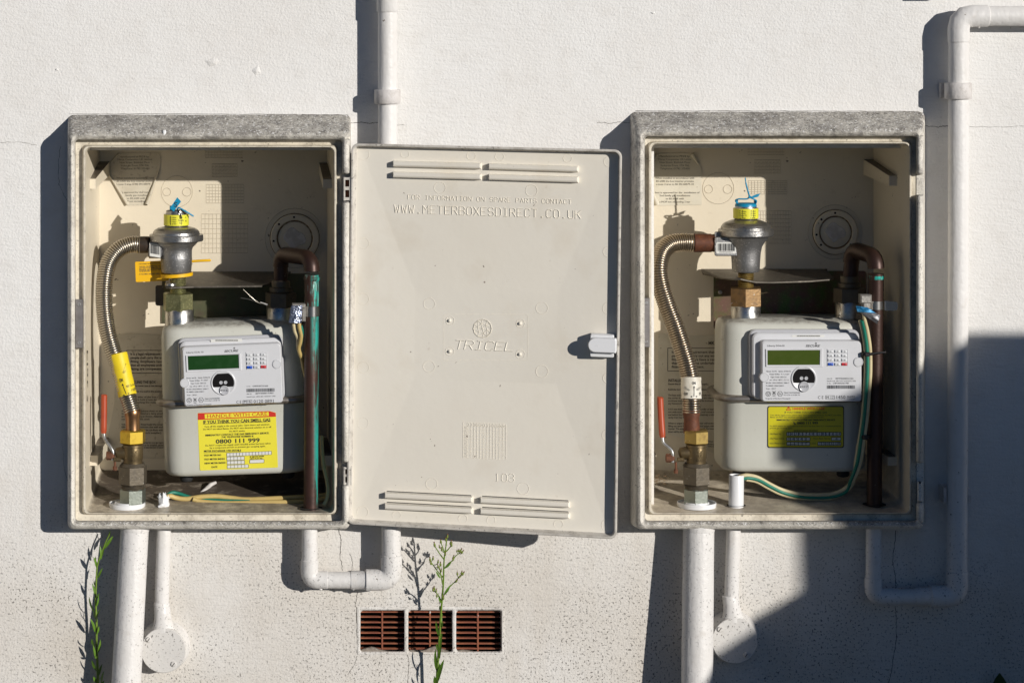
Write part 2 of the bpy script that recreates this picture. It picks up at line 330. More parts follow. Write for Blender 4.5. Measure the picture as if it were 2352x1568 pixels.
def resample(pts, step):
    out = [pts[0].copy()]; acc = 0.0
    for a, b in zip(pts, pts[1:]):
        L = (b-a).length; t = step-acc
        while t <= L:
            out.append(a+(b-a)*(t/L)); t += step
        acc = (acc+L) % step
    return out

# ------------------------------------------------------------------ lettering
_G = {}
_fc = bpy.data.curves.new('glyphs', 'FONT'); _fo = bpy.data.objects.new('glyphs', _fc); col.objects.link(_fo)
_fc.resolution_u = 2; _fc.fill_mode = 'FRONT'
def _eval(txt, bold):
    _fc.body = txt; _fc.offset = 0.022 if bold else 0.0
    dg = bpy.context.evaluated_depsgraph_get(); dg.update()
    e = _fo.evaluated_get(dg); me = e.to_mesh()
    vs = [(v.co.x, v.co.y) for v in me.vertices]; fs = [list(p.vertices) for p in me.polygons]
    ed = {}
    for f in fs:
        for a, b in zip(f, f[1:]+f[:1]):
            k = (min(a,b), max(a,b)); ed.setdefault(k, []).append((a,b))
    e.to_mesh_clear()
    return vs, fs, [v[0] for v in ed.values() if len(v) == 1]
_HH = {}
def glyph(c, bold):
    if (c, bold) in _G: return _G[(c, bold)]
    if bold not in _HH: _HH[bold] = max(v[0] for v in _eval('HH', bold)[0])
    adv = max(v[0] for v in _eval('H'+c+'H', bold)[0]) - _HH[bold]
    vs, fs, bd = _eval(c, bold) if c.strip() else ([], [], [])
    _G[(c, bold)] = (vs, fs, bd, adv); return _G[(c, bold)]
CAP = max(v[1] for v in _eval('H', False)[0])
def put(mb, txt, x0, x1, y0, y1, h, proj, bold=False, lift=0.5, ext=0.0, mono=0.0, slant=0.0):
    """one line of lettering: baseline from (x0,y0) to (x1,y1), capital height h"""
    gl = [glyph(c, bold) for c in txt]
    if mono:
        tot = mono*len(txt); adv = [mono]*len(txt)
    else:
        adv = [g[3] for g in gl]; tot = sum(adv)
    dx, dy = x1-x0, y1-y0; ln = math.hypot(dx, dy) or 1; ux, uy = dy/ln, -dx/ln; k = h/CAP; pen = 0.0
    for g, a in zip(gl, adv):
        vs, fs, bd, _ = g
        if vs:
            off = pen
            if mono:
                gx = [v[0] for v in vs]; w = max(gx)-min(gx); off = pen+(a-w)/2-min(gx)
            P = []
            for (x, y) in vs:
                t = (x+off+slant*y)/tot; P.append((x0+dx*t+ux*y*k, y0+dy*t+uy*y*k))
            if ext:
                n = len(P)
                mb.add([proj(p[0],p[1],0.0) for p in P]+[proj(p[0],p[1],ext) for p in P],
                       [[i+n for i in f] for f in fs]+[[a_,b_,b_+n,a_+n] for a_,b_ in bd])
            else: mb.add([proj(p[0],p[1],lift) for p in P], fs)
        pen += a
def plane(z): return lambda x, y, h=0.0: W(x, y, z) + Vector((0,-h*U,0))
def cyl(ax, az, r):
    """projection on an upright cylinder whose axis is seen at ax, depth az, seen radius r"""
    def f(x, y, h=0.0):
        q = max(-0.999, min(0.999, (x-ax)/r)); k = (D-az)/D
        p = W(ax, y, az); rr_ = r*k*U+h*U
        return p + Vector((q*rr_, -math.sqrt(1-q*q)*rr_, 0))
    return f
def patch(mb, pts, proj, thick=0.5, lift=0.3):
    mb.poly([proj(x,y,lift-thick) for x,y in pts], [proj(x,y,lift) for x,y in pts])
def qbox(pts, n=6):  # four corners -> subdivided outline
    return pts
def ribbon(mb, pts, w, proj, lift=0.5):
    """thin line along a path of measured points"""
    for i in range(len(pts)-1):
        (xa,ya),(xb,yb) = pts[i], pts[i+1]; l = math.hypot(xb-xa, yb-ya) or 1
        nx, ny = -(yb-ya)/l*w/2, (xb-xa)/l*w/2
        mb.add([proj(xa+nx,ya+ny,lift),proj(xa-nx,ya-ny,lift),proj(xb-nx,yb-ny,lift),proj(xb+nx,yb+ny,lift)], [[0,1,2,3]])
def ridge(mb, pts, w, proj, h=0.8):
    """raised moulded line with a real cross-section"""
    for i in range(len(pts)-1):
        (xa,ya),(xb,yb) = pts[i], pts[i+1]; l = math.hypot(xb-xa, yb-ya) or 1
        nx, ny = -(yb-ya)/l*w/2, (xb-xa)/l*w/2
        mb.add([proj(xa+nx,ya+ny,-.2),proj(xa,ya,h),proj(xa-nx,ya-ny,-.2),proj(xb+nx,yb+ny,-.2),proj(xb,yb,h),proj(xb-nx,yb-ny,-.2)], [[0,1,4,3],[1,2,5,4]])
def circ(x, y, r, n=24, ry=None):
    return [(x+r*math.cos(2*math.pi*k/n), y+(ry or r)*math.sin(2*math.pi*k/n)) for k in range(n+1)]

STROKES = {
 'A':'0,0 2,6 4,0|0.7,2 3.3,2','B':'0,0 0,6 3,6 4,5 4,4 3,3.2 0,3.2|3,3.2 4,2.2 4,1 3,0 0,0','C':'4,1 3,0 1,0 0,1 0,5 1,6 3,6 4,5','D':'0,0 0,6 3,6 4,5 4,1 3,0 0,0',
 'E':'4,0 0,0 0,6 4,6|0,3 3,3','F':'0,0 0,6 4,6|0,3 3,3','I':'0.6,0 3.4,0|2,0 2,6|0.6,6 3.4,6','K':'0,0 0,6|4,6 0,2.5|1.4,3.6 4,0','L':'0,6 0,0 4,0','M':'0,0 0,6 2,3 4,6 4,0',
 'N':'0,0 0,6 4,0 4,6','O':'1,0 0,1 0,5 1,6 3,6 4,5 4,1 3,0 1,0','P':'0,0 0,6 3,6 4,5 4,4 3,3 0,3','R':'0,0 0,6 3,6 4,5 4,4 3,3 0,3|2,3 4,0','S':'0,1 1,0 3,0 4,1 4,2 3,3 1,3 0,4 0,5 1,6 3,6 4,5',
 'T':'2,0 2,6|0,6 4,6','U':'0,6 0,1 1,0 3,0 4,1 4,6','W':'0,6 0.9,0 2,4 3.1,0 4,6','X':'0,0 4,6|0,6 4,0','.':'1.7,0 2.3,0 2.3,.6 1.7,.6 1.7,0','J':'0,1 1,0 2,0 3,1 3,6','1':'1,0 3,0|2,0 2,6 1,5','0':'1,0 0,1 0,5 1,6 3,6 4,5 4,1 3,0 1,0',
 '3':'0,5 1,6 3,6 4,5 4,4 3,3 4,2 4,1 3,0 1,0 0,1|3,3 1.6,3'}
def stroke(mb, txt, x0, x1, y0, y1, h, proj, w=1.6, e=1.2, slant=0.0, gap=5.6):
    """moulded single-stroke capitals at even pitch along a baseline"""
    n = len(txt); dx, dy = (x1-x0)/(n*gap-(gap-4)), (y1-y0)/(n*gap-(gap-4)); k = h/6.0
    for i, c in enumerate(txt):
        for poly in STROKES.get(c, '').split('|'):
            if not poly: continue
            P = [tuple(float(v) for v in q.split(',')) for q in poly.split()]
            ridge(mb, [(x0+dx*(i*gap+a+slant*b), y0+dy*(i*gap+a)-b*k) for a, b in P], w, proj, e)

# ------------------------------------------------------------------ ground and wall
mb = MB(); mb.add([(-60,-60,0),(60,-60,0),(60,60,0),(-60,60,0)], [[0,1,2,3]])
o = mb.obj('ground', 'concrete_paving', smooth=0); o['kind'] = 'structure'
CELLS = [(827,930.5),(936.5,1040.5),(1046.5,1152)]
CY0, CY1 = 1400, 1496
holes = [(180,782,345,1188),(1502,2085,340,1188)] + [(a-2,b+2,CY0-2,CY1+2) for a,b in CELLS]
xs = sorted({-2500,6000} | {h[0] for h in holes} | {h[1] for h in holes})
ys = sorted({-2200,1750+60} | {h[2] for h in holes} | {h[3] for h in holes})
mb = MB()
wall_o = W(1176,1750,0)
for i in range(len(xs)-1):
    for j in range(len(ys)-1):
        mx, my = (xs[i]+xs[i+1])/2, (ys[j]+ys[j+1])/2
        if any(h[0]<mx<h[1] and h[2]<my<h[3] for h in holes): continue
        mb.add([W(xs[i],ys[j],0),W(xs[i],ys[j+1],0),W(xs[i+1],ys[j+1],0),W(xs[i+1],ys[j],0)], [[0,1,2,3]])
import bmesh
wall = mb.obj('rendered_wall', 'wall_paint', at=wall_o, smooth=0)
bm_ = bmesh.new(); bm_.from_mesh(wall.data); bmesh.ops.remove_doubles(bm_, verts=bm_.verts, dist=1e-6); bmesh.ops.recalc_face_normals(bm_, faces=bm_.faces); bm_.to_mesh(wall.data); bm_.free()
tag(wall, 'white painted rendered house wall behind the meter boxes and pipes', 'wall')
def jag(pts, amp=1.6, n=7):
    out = []
    for (xa,ya),(xb,yb) in zip(pts, pts[1:]):
        for k in range(n):
            t = k/n; out.append((xa+(xb-xa)*t+random.uniform(-amp,amp), ya+(yb-ya)*t+random.uniform(-amp,amp)))
    return out+[pts[-1]]
def crack(pts, w, amp=1.6, n=7, pr=plane(0)):
    m_ = MB(); p = jag(pts, amp, n)
    for i in range(len(p)-1):
        ribbon(m_, [p[i],p[i+1]], w*random.uniform(.5,1.25), pr, .5)
    return m_.obj('crack', 'crack_line', wall, smooth=0)
crack([(160,262.5),(400,262),(650,263),(800,264)], 1.1, .6, 14)
crack([(1460,255.5),(1700,255),(1900,255.5),(2110,256)], 1.1, .6, 14)
crack([(803,283),(828,281),(845,283),(868,282)], 1.3, 1.2)
crack([(912,288),(930,287)], .7, .8)
crack([(1372,281),(1400,283),(1425,281),(1450,284)], .9, 1.2)
crack([(2120,289),(2150,292),(2178,290)], 1.5, 1.4)
crack([(2226,291),(2300,292),(2352,290)], .6, 1)
crack([C3(590,160),C3(612,270),C3(600,390),C3(622,530)], 1.3, 1.5)
crack([C3(690,370),C3(716,470),C3(708,530)], .7, 1)
crack([C3(760,730),C3(740,855),C3(752,875)], 1.1, 1.2)
crack([C3(752,875),C3(980,872),C3(1190,866),C3(1215,868),C3(1500,872),C3(2108,868)], .9, .8, 5)
crack([C3(752,875),C3(755,1090),C3(760,1300)], 1.3, 1.0, 6)
crack([C3(760,1300),C3(1200,1296),C3(1700,1296),C3(2112,1297)], .9, .7, 5)
crack([C3(2110,868),C3(2108,1080),C3(2112,1300)], .8, .6, 5)
crack([C3(760,1310),C3(730,1400),C3(670,1490)], .6, 1.2)
crack([C3(1218,1305),C3(1236,1400),C3(1222,1568)], .9, 1.2)
crack([R7(683,480),R7(660,700),R7(680,800),R7(680,895)], 1.3, 1.3)
crack([R7(680,1015),R7(685,1130),R7(688,1260),R7(652,1460),R7(632,1568)], 1.3, 1.3)
crack([(142,1010),(150,1090),(168,1130)], .6, 1.2)
crack([(0,328),(40,326),(85,334)], .6, 1.0)
crack([L1(375,480),L1(350,640),L1(355,880),L1(405,1000),L1(440,1050)], .7, 1.2)
# paint blisters and nibs on the render
random.seed(21)
for (x, y, r, ry) in [(487,143,16,10),(590,162,10,11),(131,160,4,4),(213,286,4,3),(1500,30,5,3)]:
    m_ = MB(); loops = []
    for q in (1.0,.8,.5,.15):
        loops.append([W(x+r*q*math.cos(a)*(1+.25*math.sin(3*a+x)), y+ry*q*math.sin(a)*(1+.3*math.cos(4*a+y)), (1-q*q)*3-.3) for a in [2*math.pi*k/16 for k in range(16)]])
    m_.loft(loops, False, True); m_.obj('paint_blister', 'wall_paint', wall, smooth=80)

# ------------------------------------------------------------------ meter boxes
LX = dict(
 F=[(158,807,263,1208,12,-6),(156,805.5,264.5,1210,13,2),(155.5,804,292,1213,14,62),(155.8,803,298,1214.5,14,80),(158.5,800,304,1213,14,89.5),(164,794,312,1206,12,94),(169.5,788.5,318.5,1199,9,90),(172.3,785.7,321.3,1196,8,82),(173,785,322,1195.5,8,58)],
 G=[(173.5,784.5,322.5,1195,8,60),(188.5,776,332.5,1181.5,10,58),(190,774.5,334,1180.3,11,66),(192,772,336,1179.2,12,73),(195.3,768.5,338,1178,13,73),(197,766.8,339.5,1177,13,67)],
 I=[(197,766.8,339.5,1177,13,67),(199,765.7,339,1171.5,13,45),(225,753,331.5,1093,14,-228),(229,751,331,1079,12,-250)],
 rails=[(318,400),(462,1062),(1112,1200)], rx=(785.5,804))
RX = dict(
 F=[(1446,2127,256,1206,12,-6),(1447.5,2124.5,257.5,1208,13,2),(1456,2121.5,285,1213,14,62),(1458.5,2120.5,291,1214.5,14,80),(1463.5,2117,297,1213,14,89.5),(1471,2112,304.5,1206,12,94),(1477,2107,311,1199,9,90),(1480.3,2105.2,313.6,1196,8,82),(1481,2104.5,314.3,1195.5,8,58)],
 G=[(1481.5,2104,315,1195,8,60),(1488.5,2094.5,325,1181.5,10,58),(1490,2093.3,326.3,1180.3,11,66),(1491.5,2091.5,327.7,1179.2,12,73),(1494.5,2089.6,329.5,1178,13,73),(1496.2,2088.2,331,1177,13,67)],
 I=[(1496.2,2088.2,331,1177,13,67),(1493,2081.5,330.5,1171.5,13,45),(1467.5,2010,324.5,1093,14,-228),(1466,2006,324,1079,12,-250)],
 rails=[(310,401),(447,1062),(1152,1200)], rx=(2104.5,2121.5))
def ring_hinge(x0,x1,y0,y1,r,z,xlim):
    out = []
    for x,y in rr(x0,x1,y0,y1,r):
        zz = z
        if abs(x-x1) < .3: zz = min(z, 62)
        out.append(W(x,y,zz))
    return out
def box(P, label, lm_, base):
    t = thing('gas_meter_box', base, label, 'meter box', 'gas meter boxes let into the wall')
    mb = MB(); mb.loft([ring_hinge(*l, 0) for l in P['F']]); mb.obj('frame', 'frame_grp', t, 50)
    mb = MB(); mb.loft([ring(W,*l) for l in P['G']]); mb.obj('inner_lip', 'lip_grp', t, 50)
    mb = MB(); mb.loft([ring(W,*l) for l in P['I']], False, True); ln = mb.obj('liner', lm_, t, 40)
    xa, xb = P['rx']
    for (y0,y1) in P['rails']:
        mb = MB(); pr = [(xa,58),(xa+.3,84),(xa+3,91),(xa+8,94.5),(xa+12.5,92.5),(xb-1.5,86),(xb,76),(xb+.4,58)]
        L = []
        for (yy, s) in ((y0,.55),(y0+2,.92),(y0+5,1),(y1-5,1),(y1-2,.92),(y1,.55)):
            L.append([W(xa+(x-xa-9)*s+9, yy, 58+(z-58)*s) for x,z in pr])
        mb.loft(L, True, True); mb.obj('hinge_rail', 'frame_grp', t, 50)
    return t
def lug(t, f, b, mat_='liner_grp'):
    mb = MB()
    q = lambda c, z: [W(c[0],c[1],z),W(c[0],c[3],z),W(c[2],c[3],z),W(c[2],c[1],z)]
    mb.loft([q(f,-35), q(b,-249)], True, True); return mb.obj('mounting_lug', mat_, t, 20)
def grid(mb, x0,x1,y0,y1,nx,ny,pr,w=.9,h=.7,diag=False):
    for i in range(nx+1):
        x = x0+(x1-x0)*i/nx; ridge(mb, [(x,y0),(x,y1)], w, pr, h)
    for j in range(ny+1):
        y = y0+(y1-y0)*j/ny; ridge(mb, [(x0,y),(x1,y)], w, pr, h)
    if diag:
        for i in range(nx):
            for j in range(ny):
                ridge(mb, [(x0+(x1-x0)*i/nx, y0+(y1-y0)*(j+1)/ny),(x0+(x1-x0)*(i+1)/nx, y0+(y1-y0)*j/ny)], w, pr, h)
BK = plane(-249.3)
lbox = box(LX, 'left meter box, its door hanging open to the right', 'liner_grp', W(480,1213,0))
rbox = box(RX, 'right meter box beside the tall pipe, open with no door', 'liner_clean', W(1785,1213,0))
lug(lbox,(198,411,219.5,434),(226,371,252,402)); lug(lbox,(742,412,764,433),(733,374,756,402)); lug(lbox,(200,1046,225,1069),(222,1004,250,1040)); lug(lbox,(742,1046,764,1069),(733,1004,756,1040))
lug(rbox,(2042,404,2070,427),(1983,366,2012,401)); lug(rbox,(1488,1045,1507.5,1068),(1462,1004,1488,1040)); lug(rbox,(2039,1049,2070,1069),(1983,1006,2012,1040)); lug(rbox,(1480,404,1500,427),(1462,366,1488,401))
# strike plates for the lock
for t, x0, x1, y0, y1 in ((lbox,173.5,190.5,687,799),(rbox,1477.5,1492.5,684,797)):
    mb = MB(); mb.box(W, x0,x1,y0,y1,57,77,.8); s_ = mb.obj('strike_plate', 'steel_strip', t, 30)
    for yy in (y0+12, y1-12):
        f = Fr((x0+x1)/2-.5, yy, 77); mb = MB(); mb.disc(f, [(4.6,-1),(4.6,.8),(3.6,1.8),(2.4,1.9),(2.2,.9)], 14); mb.obj('screw', 'screw_steel', s_, 30)
# moulded date grids and knock-outs on the back walls
def backwork(t, zf, A, B, C, D_, vent, vr, kc, kr):
    mb = MB()
    for (a, nx, ny, dg) in ((A,12,4,False),(B,7,4,True),(C,12,6,False),(D_,12,8,False)):
        (x0,y0),(x1,y1) = zf(a[0],a[2]), zf(a[1],a[3]); grid(mb, x0,x1,y0,y1,nx,ny,BK,1.1,.33,dg)
    mb.obj('moulded_date_grid', 'liner_grp', t, 0)
    mb = MB(); c = zf(*kc); ridge(mb, circ(*c,kr,36), .9, BK, .5); ridge(mb, circ(c[0]-kr*.62,c[1]+2,kr*.26,18), .7, BK, .6); ridge(mb, circ(c[0]+kr*.6,c[1]+2,kr*.28,18), .7, BK, .6)
    mb.obj('moulded_knock_out', 'liner_grp', t, 0)
    f = Fr(vent[0], vent[1], -249.5)
    mb = MB(); ridge(mb, circ(*vent,vr*1.22,40), .8, BK, .7)
    mb.disc(f, [(vr,-.5),(vr,7),(vr-2,8.5),(vr*.77,8.5),(vr*.745,7),(vr*.735,.4),(vr*.70,.2),(vr*.695,4.5),(vr*.66,5.2),(vr*.1,5.2)], 40); v = mb.obj('round_plug', 'liner_grp', t, 35)
    for a in (-92,180-7,-178+40,140,40):
        mb = MB(); hx, hy = vr*.87*math.cos(math.radians(a)), vr*.87*math.sin(math.radians(a))
        mb.disc(f, [(2.6,8.2),(2.6,8.9)], 10, hx, hy); mb.obj('screw_hole', 'slot_dark', v, 0)
    mb = MB(); pts = [(f, vr*.36*math.cos(a)*(1+.35*math.sin(2*a+1)), vr*.42*math.sin(a)*(1+.2*math.cos(3*a))) for a in [2*math.pi*k/22 for k in range(22)]]
    mb.loft([[f(x,y,5.0) for _,x,y in pts],[f(x*.95,y*.95,7.0) for _,x,y in pts]], False, True); mb.obj('filler_patch', 'clip_paint', v, 40)
    mb = MB(); mb.disc(f, [(vr*.745,6.2),(vr*.68,6.2)], 40, cap0=False, cap1=False); mb.disc(f, [(vr*1.03,.35),(vr*.995,.4)], 40, cap0=False, cap1=False); mb.obj('dark_joint', 'debris', v, 0)  # thin dark rings laid over the plug's grooves
backwork(lbox, L2, (55,435,493,605),(125,388,668,805),(66,456,884,1078),(15,497,1193,1600), (677,547), 56, (0,0), 36)
bpy.data.objects.remove([c for c in lbox.children if c.name.startswith('moulded_knock_out')][0])
mb = MB(); c = L1(1588,958); ridge(mb, circ(*c,36,36), .9, BK, .5); ridge(mb, circ(c[0]-23,c[1]+1,9,18), .7, BK, .6); ridge(mb, circ(c[0]+23,c[1]+1,10,18), .7, BK, .6); mb.obj('moulded_knock_out', 'liner_grp', lbox, 0)
backwork(rbox, R1, (1412,1800,460,575),(1482,1752,628,768),(1422,1822,845,985),(1520,1865,1160,1500), (1918,533), 51, (1106,925), 36)
# stickers and instruction sheets inside
def textlines(rows, zf, pr, h=None, bold=False, lift=.5):
    mb = MB()
    for r in rows:
        s, x0, x1, y = r[:4]; hh = r[4] if len(r) > 4 and r[4] else h; yb = r[5] if len(r) > 5 else y
        b = r[6] if len(r) > 6 else bold
        (a, ya), (c, yc) = zf(x0, y), zf(x1, yb); k = zf(0,1)[1]-zf(0,0)[1]
        put(mb, s, a, c, ya, yc, hh*k, pr, b, lift)
    return mb
ST = plane(-248.0)
def sticker(t, zf, outl, rolls, rows, m_, slope):
    mb = MB(); P = [zf(*p) for p in outl]; mb.poly([ST(x,y,-1.0) for x,y in P], [ST(x,y,0) for x,y in P]); s_ = mb.obj('maker_sticker', m_, t, 0)
    for (a, b, ra, rb) in rolls:
        mb = MB(); A, B = zf(*a), zf(*b); mb.tube([W(A[0],A[1],-248+ra*.8)+(W(B[0],B[1],-248+rb*.8)-W(A[0],A[1],-248+ra*.8))*(k/6) for k in range(7)], [(ra+(rb-ra)*k/6)*U for k in range(7)], 12)
        mb.obj('curled_edge', m_, s_, 60)
    textlines([(s,x0,x1,y,18,y-slope) for s,x0,x1,y in rows], zf, ST).obj('lettering', 'ink_faint', s_, 0)
sticker(lbox, L1, [(985,555),(1395,550),(1422,600),(1415,690),(1360,840),(1270,1100),(1075,1102),(900,800),(880,690),(960,570)],
    [((885,790),(1075,1095),2.2,4.2),((1405,720),(1275,1090),1.5,5),((975,565),(880,670),2.5,1.2)],
    [('Manufactured to PRS/8 by:',990,1300,604),('Mitras Composites UK Limited',965,1330,632),('New Street, Biddulph Moor',988,1308,664),('Stoke-on-Trent, ST8 7NL',1000,1298,696),('Telephone: 01782 375450',1000,1302,728),
     ('When installed in accordance with',955,1350,826),('BS 6400 the box interior provid',958,1338,858),('a zone 2 area to BS EN 60079-',955,1320,890),
     ('is approved for the  inst',1010,1290,975),('family gas installan',1050,1275,1006),('to BS 6400 with',1065,1255,1038),('P not exceeding',1070,1250,1068)], 'paper', 2)
sticker(rbox, R1, [(470,560),(832,556),(850,600),(932,700),(932,1098),(440,1102),(405,950),(405,700)],
    [((470,565),(408,690),4.0,2.5),((832,565),(900,675),5.0,2.0),((405,940),(470,1095),4,6.5)],
    [('Manufactured to PRS/8 by:',492,812,598),('Mitras Composites UK Limite',475,824,630),('New Street, Biddulph Moor',490,816,662),('Stoke-on-Trent, ST8 7NL',502,804,695),('Telephone: 01782 375450',498,806,727),
     ('When installed in accordance with',448,856,826),('BS 6400 the box interior provides',455,852,858),('a zone 2 area to BS EN 60079-10',456,850,890),
     ('is box is approved for the  installation of',420,908,977),('2nd family gas installations',490,814,1008),('to BS 6400 with',556,748,1041),('a MOP not exceeding 2 bar',490,812,1074)], 'paper_old', 0)
# left sheet
def sheet(t, outl, rect, m_):
    mb = MB(); mb.poly([ST(x,y,-1.0) for x,y in outl], [ST(x,y,0) for x,y in outl]); s_ = mb.obj('instruction_sheet', m_, t, 0)
    return s_
s_ = sheet(lbox, [(268,768),(300,765),(400,772),(480,775),(480,1052),(262,1052),(240,1040),(262,930)], None, 'paper')
mb = textlines([('It is a legal requirement that',840,1215,1228,24),('people shall carry out any',840,1190,1266,24),('fitting. Employers have',842,1180,1305,24),('that all employees under',842,1190,1343,24),('fitting are competent.',842,1170,1382,24),
    ('INSTALLING THE BOX',790,1105,1523,28,1523,True),('Ensure that the meter box is not damaged',760,1185,1556,17)], L3, ST, bold=True)
mb2 = textlines([('Build the box into the wall in the position',640,1010,152,15),('The base and sides of the box must',640,1010,202,15),('be in mortar to hold it into the wall',640,1010,226,15),('architrave touching the outer face',640,1010,250,15),
    ('A 0.1 mm thick polythene sheet or sim',640,1006,327,15),('mm wide must be fitted as a damp proof',640,1010,350,15),('and behind the box as shown. Alternat',640,1006,375,15),('cavity tray may be used.',640,896,400,15),
    ('Where a spigot is fitted build the inner',640,1010,448,15),('filling any space between the wall and',640,1010,471,15),('mortar. The spigot will be cut flush with',640,1014,498,15),('inner wall by (pipework installer).',640,1002,523,15),
    ('reserved for your gas region',820,1016,610,15),('is to be installed, please',830,1016,633,15),('AT LEAST TWO DAYS TO GIVE AT',840,1018,655,15)], L5, ST, bold=True)
mb.v += []; n0 = len(mb.v); mb.f += [[i+n0 for i in f] for f in mb2.f]; mb.v += mb2.v
mb.obj('lettering', 'ink_faint', s_, 0)
mb = MB(); (x0,y0),(x1,y1) = L3(802,1178), L3(1250,1415); ribbon(mb, [(x0,y0),(x1,y0),(x1,y1),(x0,y1),(x0,y0)], 1.2, ST, .5); mb.obj('printed_border', 'ink', s_, 0)
s_ = sheet(rbox, [(1512,766),(1600,770),(1700,768),(1700,1052),(1655,1050),(1580,1008),(1512,992)], None, 'paper_old')
mb = textlines([('MK II BUILT-IN',870,1160,1118,34,1118,True),('It is a legal requirement that only',487,1013,1207,24),('people shall carry out any work in',487,1010,1246,24),('fitting. Employers have a respons',487,1014,1285,24),('that all employees undertaking w',487,1014,1322,24),('fitting are competent.',487,828,1361,24),
    ('INSTALLING THE BOX',450,760,1505,28,1505,True),('Ensure that the meter box is not damaged.',450,860,1537,17)], R3, ST, bold=True)
mb2 = textlines([('Build the box into the wall in the position specified',386,806,135,15),('The base and sides of the box must be fully bedded into',386,836,186,15),('the mortar to hold it into the wall with the sides of the',386,830,211,15),('architrave touching the outer face of the brickwork or',386,824,236,15),('any framework.',386,512,260,15),
    ('A 0.1 mm thick polythene sheet or similar at least 700',386,830,311,15),('mm wide must be fitted as a damp proof course above',386,836,336,15),('and behind the box as shown. Alternatively a suitable',386,828,361,15),('cavity tray may be used.',386,590,385,15),
    ('Where a spigot is fitted build the inner wall around it',386,820,437,15),('filling any space between the wall and spigot with',386,800,462,15),('mortar. The spigot will be cut flush with the inner finish',386,848,486,15),('(inner wall by pipe',386,520,512,15),
    ('your meter. When you',640,825,600,15),('please telephone your',640,832,622,15),('TWO DAYS',740,832,644,15)], R5, ST, bold=True)
n0 = len(mb.v); mb.f += [[i+n0 for i in f] for f in mb2.f]; mb.v += mb2.v
mb.obj('lettering', 'ink_faint', s_, 0)
mb = MB(); (x0,y0),(x1,y1) = R3(446,1153), R3(1180,1393); ribbon(mb, [(x0,y0),(x1,y0),(x1,y1),(x0,y1),(x0,y0)], 1.2, ST, .5); mb.obj('printed_border', 'ink', s_, 0)
# pencilled flat number on the left box's side wall
def sidewall(x, y, h=0.0):   # x runs along depth
    z = x; xx = 199+(229-199)*(45-z)/295; return W(xx+.9, y, z)
mb = MB()
put(mb, 'Flat', 20, 20, 800, 890, 26, sidewall); put(mb, '2', 20, 20, 905, 925, 26, sidewall)
mb.obj('pencilled_flat_number', 'ink_faint', lbox, 0)

# ------------------------------------------------------------------ the open door of the left box
AL, SG = math.radians(12.3), math.radians(0.75)
dO = W(806, 329, 90)
dex = Vector((math.cos(AL)*math.cos(SG), -math.sin(AL)*math.cos(SG), -math.sin(SG))).normalized()
dn = Vector((-math.sin(AL), -math.cos(AL), 0)); dn = (dn - dex*dn.dot(dex)).normalized()
dey = dn.cross(dex)            # up
dey = dey if dey.z > 0 else -dey
DW_, DH_ = 611.0, 862.0
def dl(a, b, h=0.0): return dO + dex*(a*U) - dey*(b*U) + dn*(h*U)
camp = Vector(cam.location)
def door_ab(x, y, h0):
    d = W(x, y, 0)-camp; o0 = dO + dn*(h0*U)
    p = camp + d*((o0-camp).dot(dn)/d.dot(dn)); q = p-dO
    return q.dot(dex)/U, -q.dot(dey)/U
PH = -19.0; PC = -29.5
def on_door(h0): 
    def f(x, y, h=0.0):
        a, b = door_ab(x, y, h0); return dl(a, b, h0+h)
    return f
def dring(i, r, h): return [dl(x,y,h) for x,y in rr(i, DW_-i, i, DH_-i, r)]
mb = MB(); mb.loft([dring(5,14,-30), dring(2,16,-24), dring(.3,17,-3), dring(1.5,16,-.5), dring(3,15,0), dring(5,13.5,-.3), dring(6.5,12,-2), dring(7.5,11.5,-15), dring(10,10,PH)])
door = mb.obj('door', 'rim_grp', lbox, 40)
mb = MB()
(ca,cb),(cc,cd) = door_ab(953,667,PC), door_ab(1278,884,PC)
L0 = [(10,10),(DW_-10,10),(DW_-10,DH_-10),(10,DH_-10)]
L1_ = [(24,24),(DW_-24,24),(DW_-24,DH_-24),(24,DH_-24)]
L2_ = [(ca,cb),(cc,cb),(cc,cd),(ca,cd)]
mb.loft([dring(9.9,10,PH), [dl(x,y,PH-.6) for x,y in rr(24,DW_-24,24,DH_-24,4)], [dl(x,y,PC) for x,y in rr(ca,cc,cb,cd,5)]], False, True)
dp = mb.obj('door_panel', 'door_grp', door, 4)
mb = MB(); mb.loft([dring(5,14,-30), [dl(x,y,-36) for x,y in rr(30,DW_-30,30,DH_-30,10)]], False, True); mb.obj('outer_skin', 'rim_grp', door, 30)
pan_h = lambda a, b: PH-.6 + (PC-PH+.6)*max(0, min(1, min((a-24)/(ca-24), (DW_-24-a)/(DW_-24-cc), (b-24)/(cb-24), (DH_-24-b)/(DH_-24-cd))))
def pan(x, y, h=0.0):
    a, b = door_ab(x, y, PH-2); hh = pan_h(a, b); a, b = door_ab(x, y, hh); return dl(a, b, hh+h)
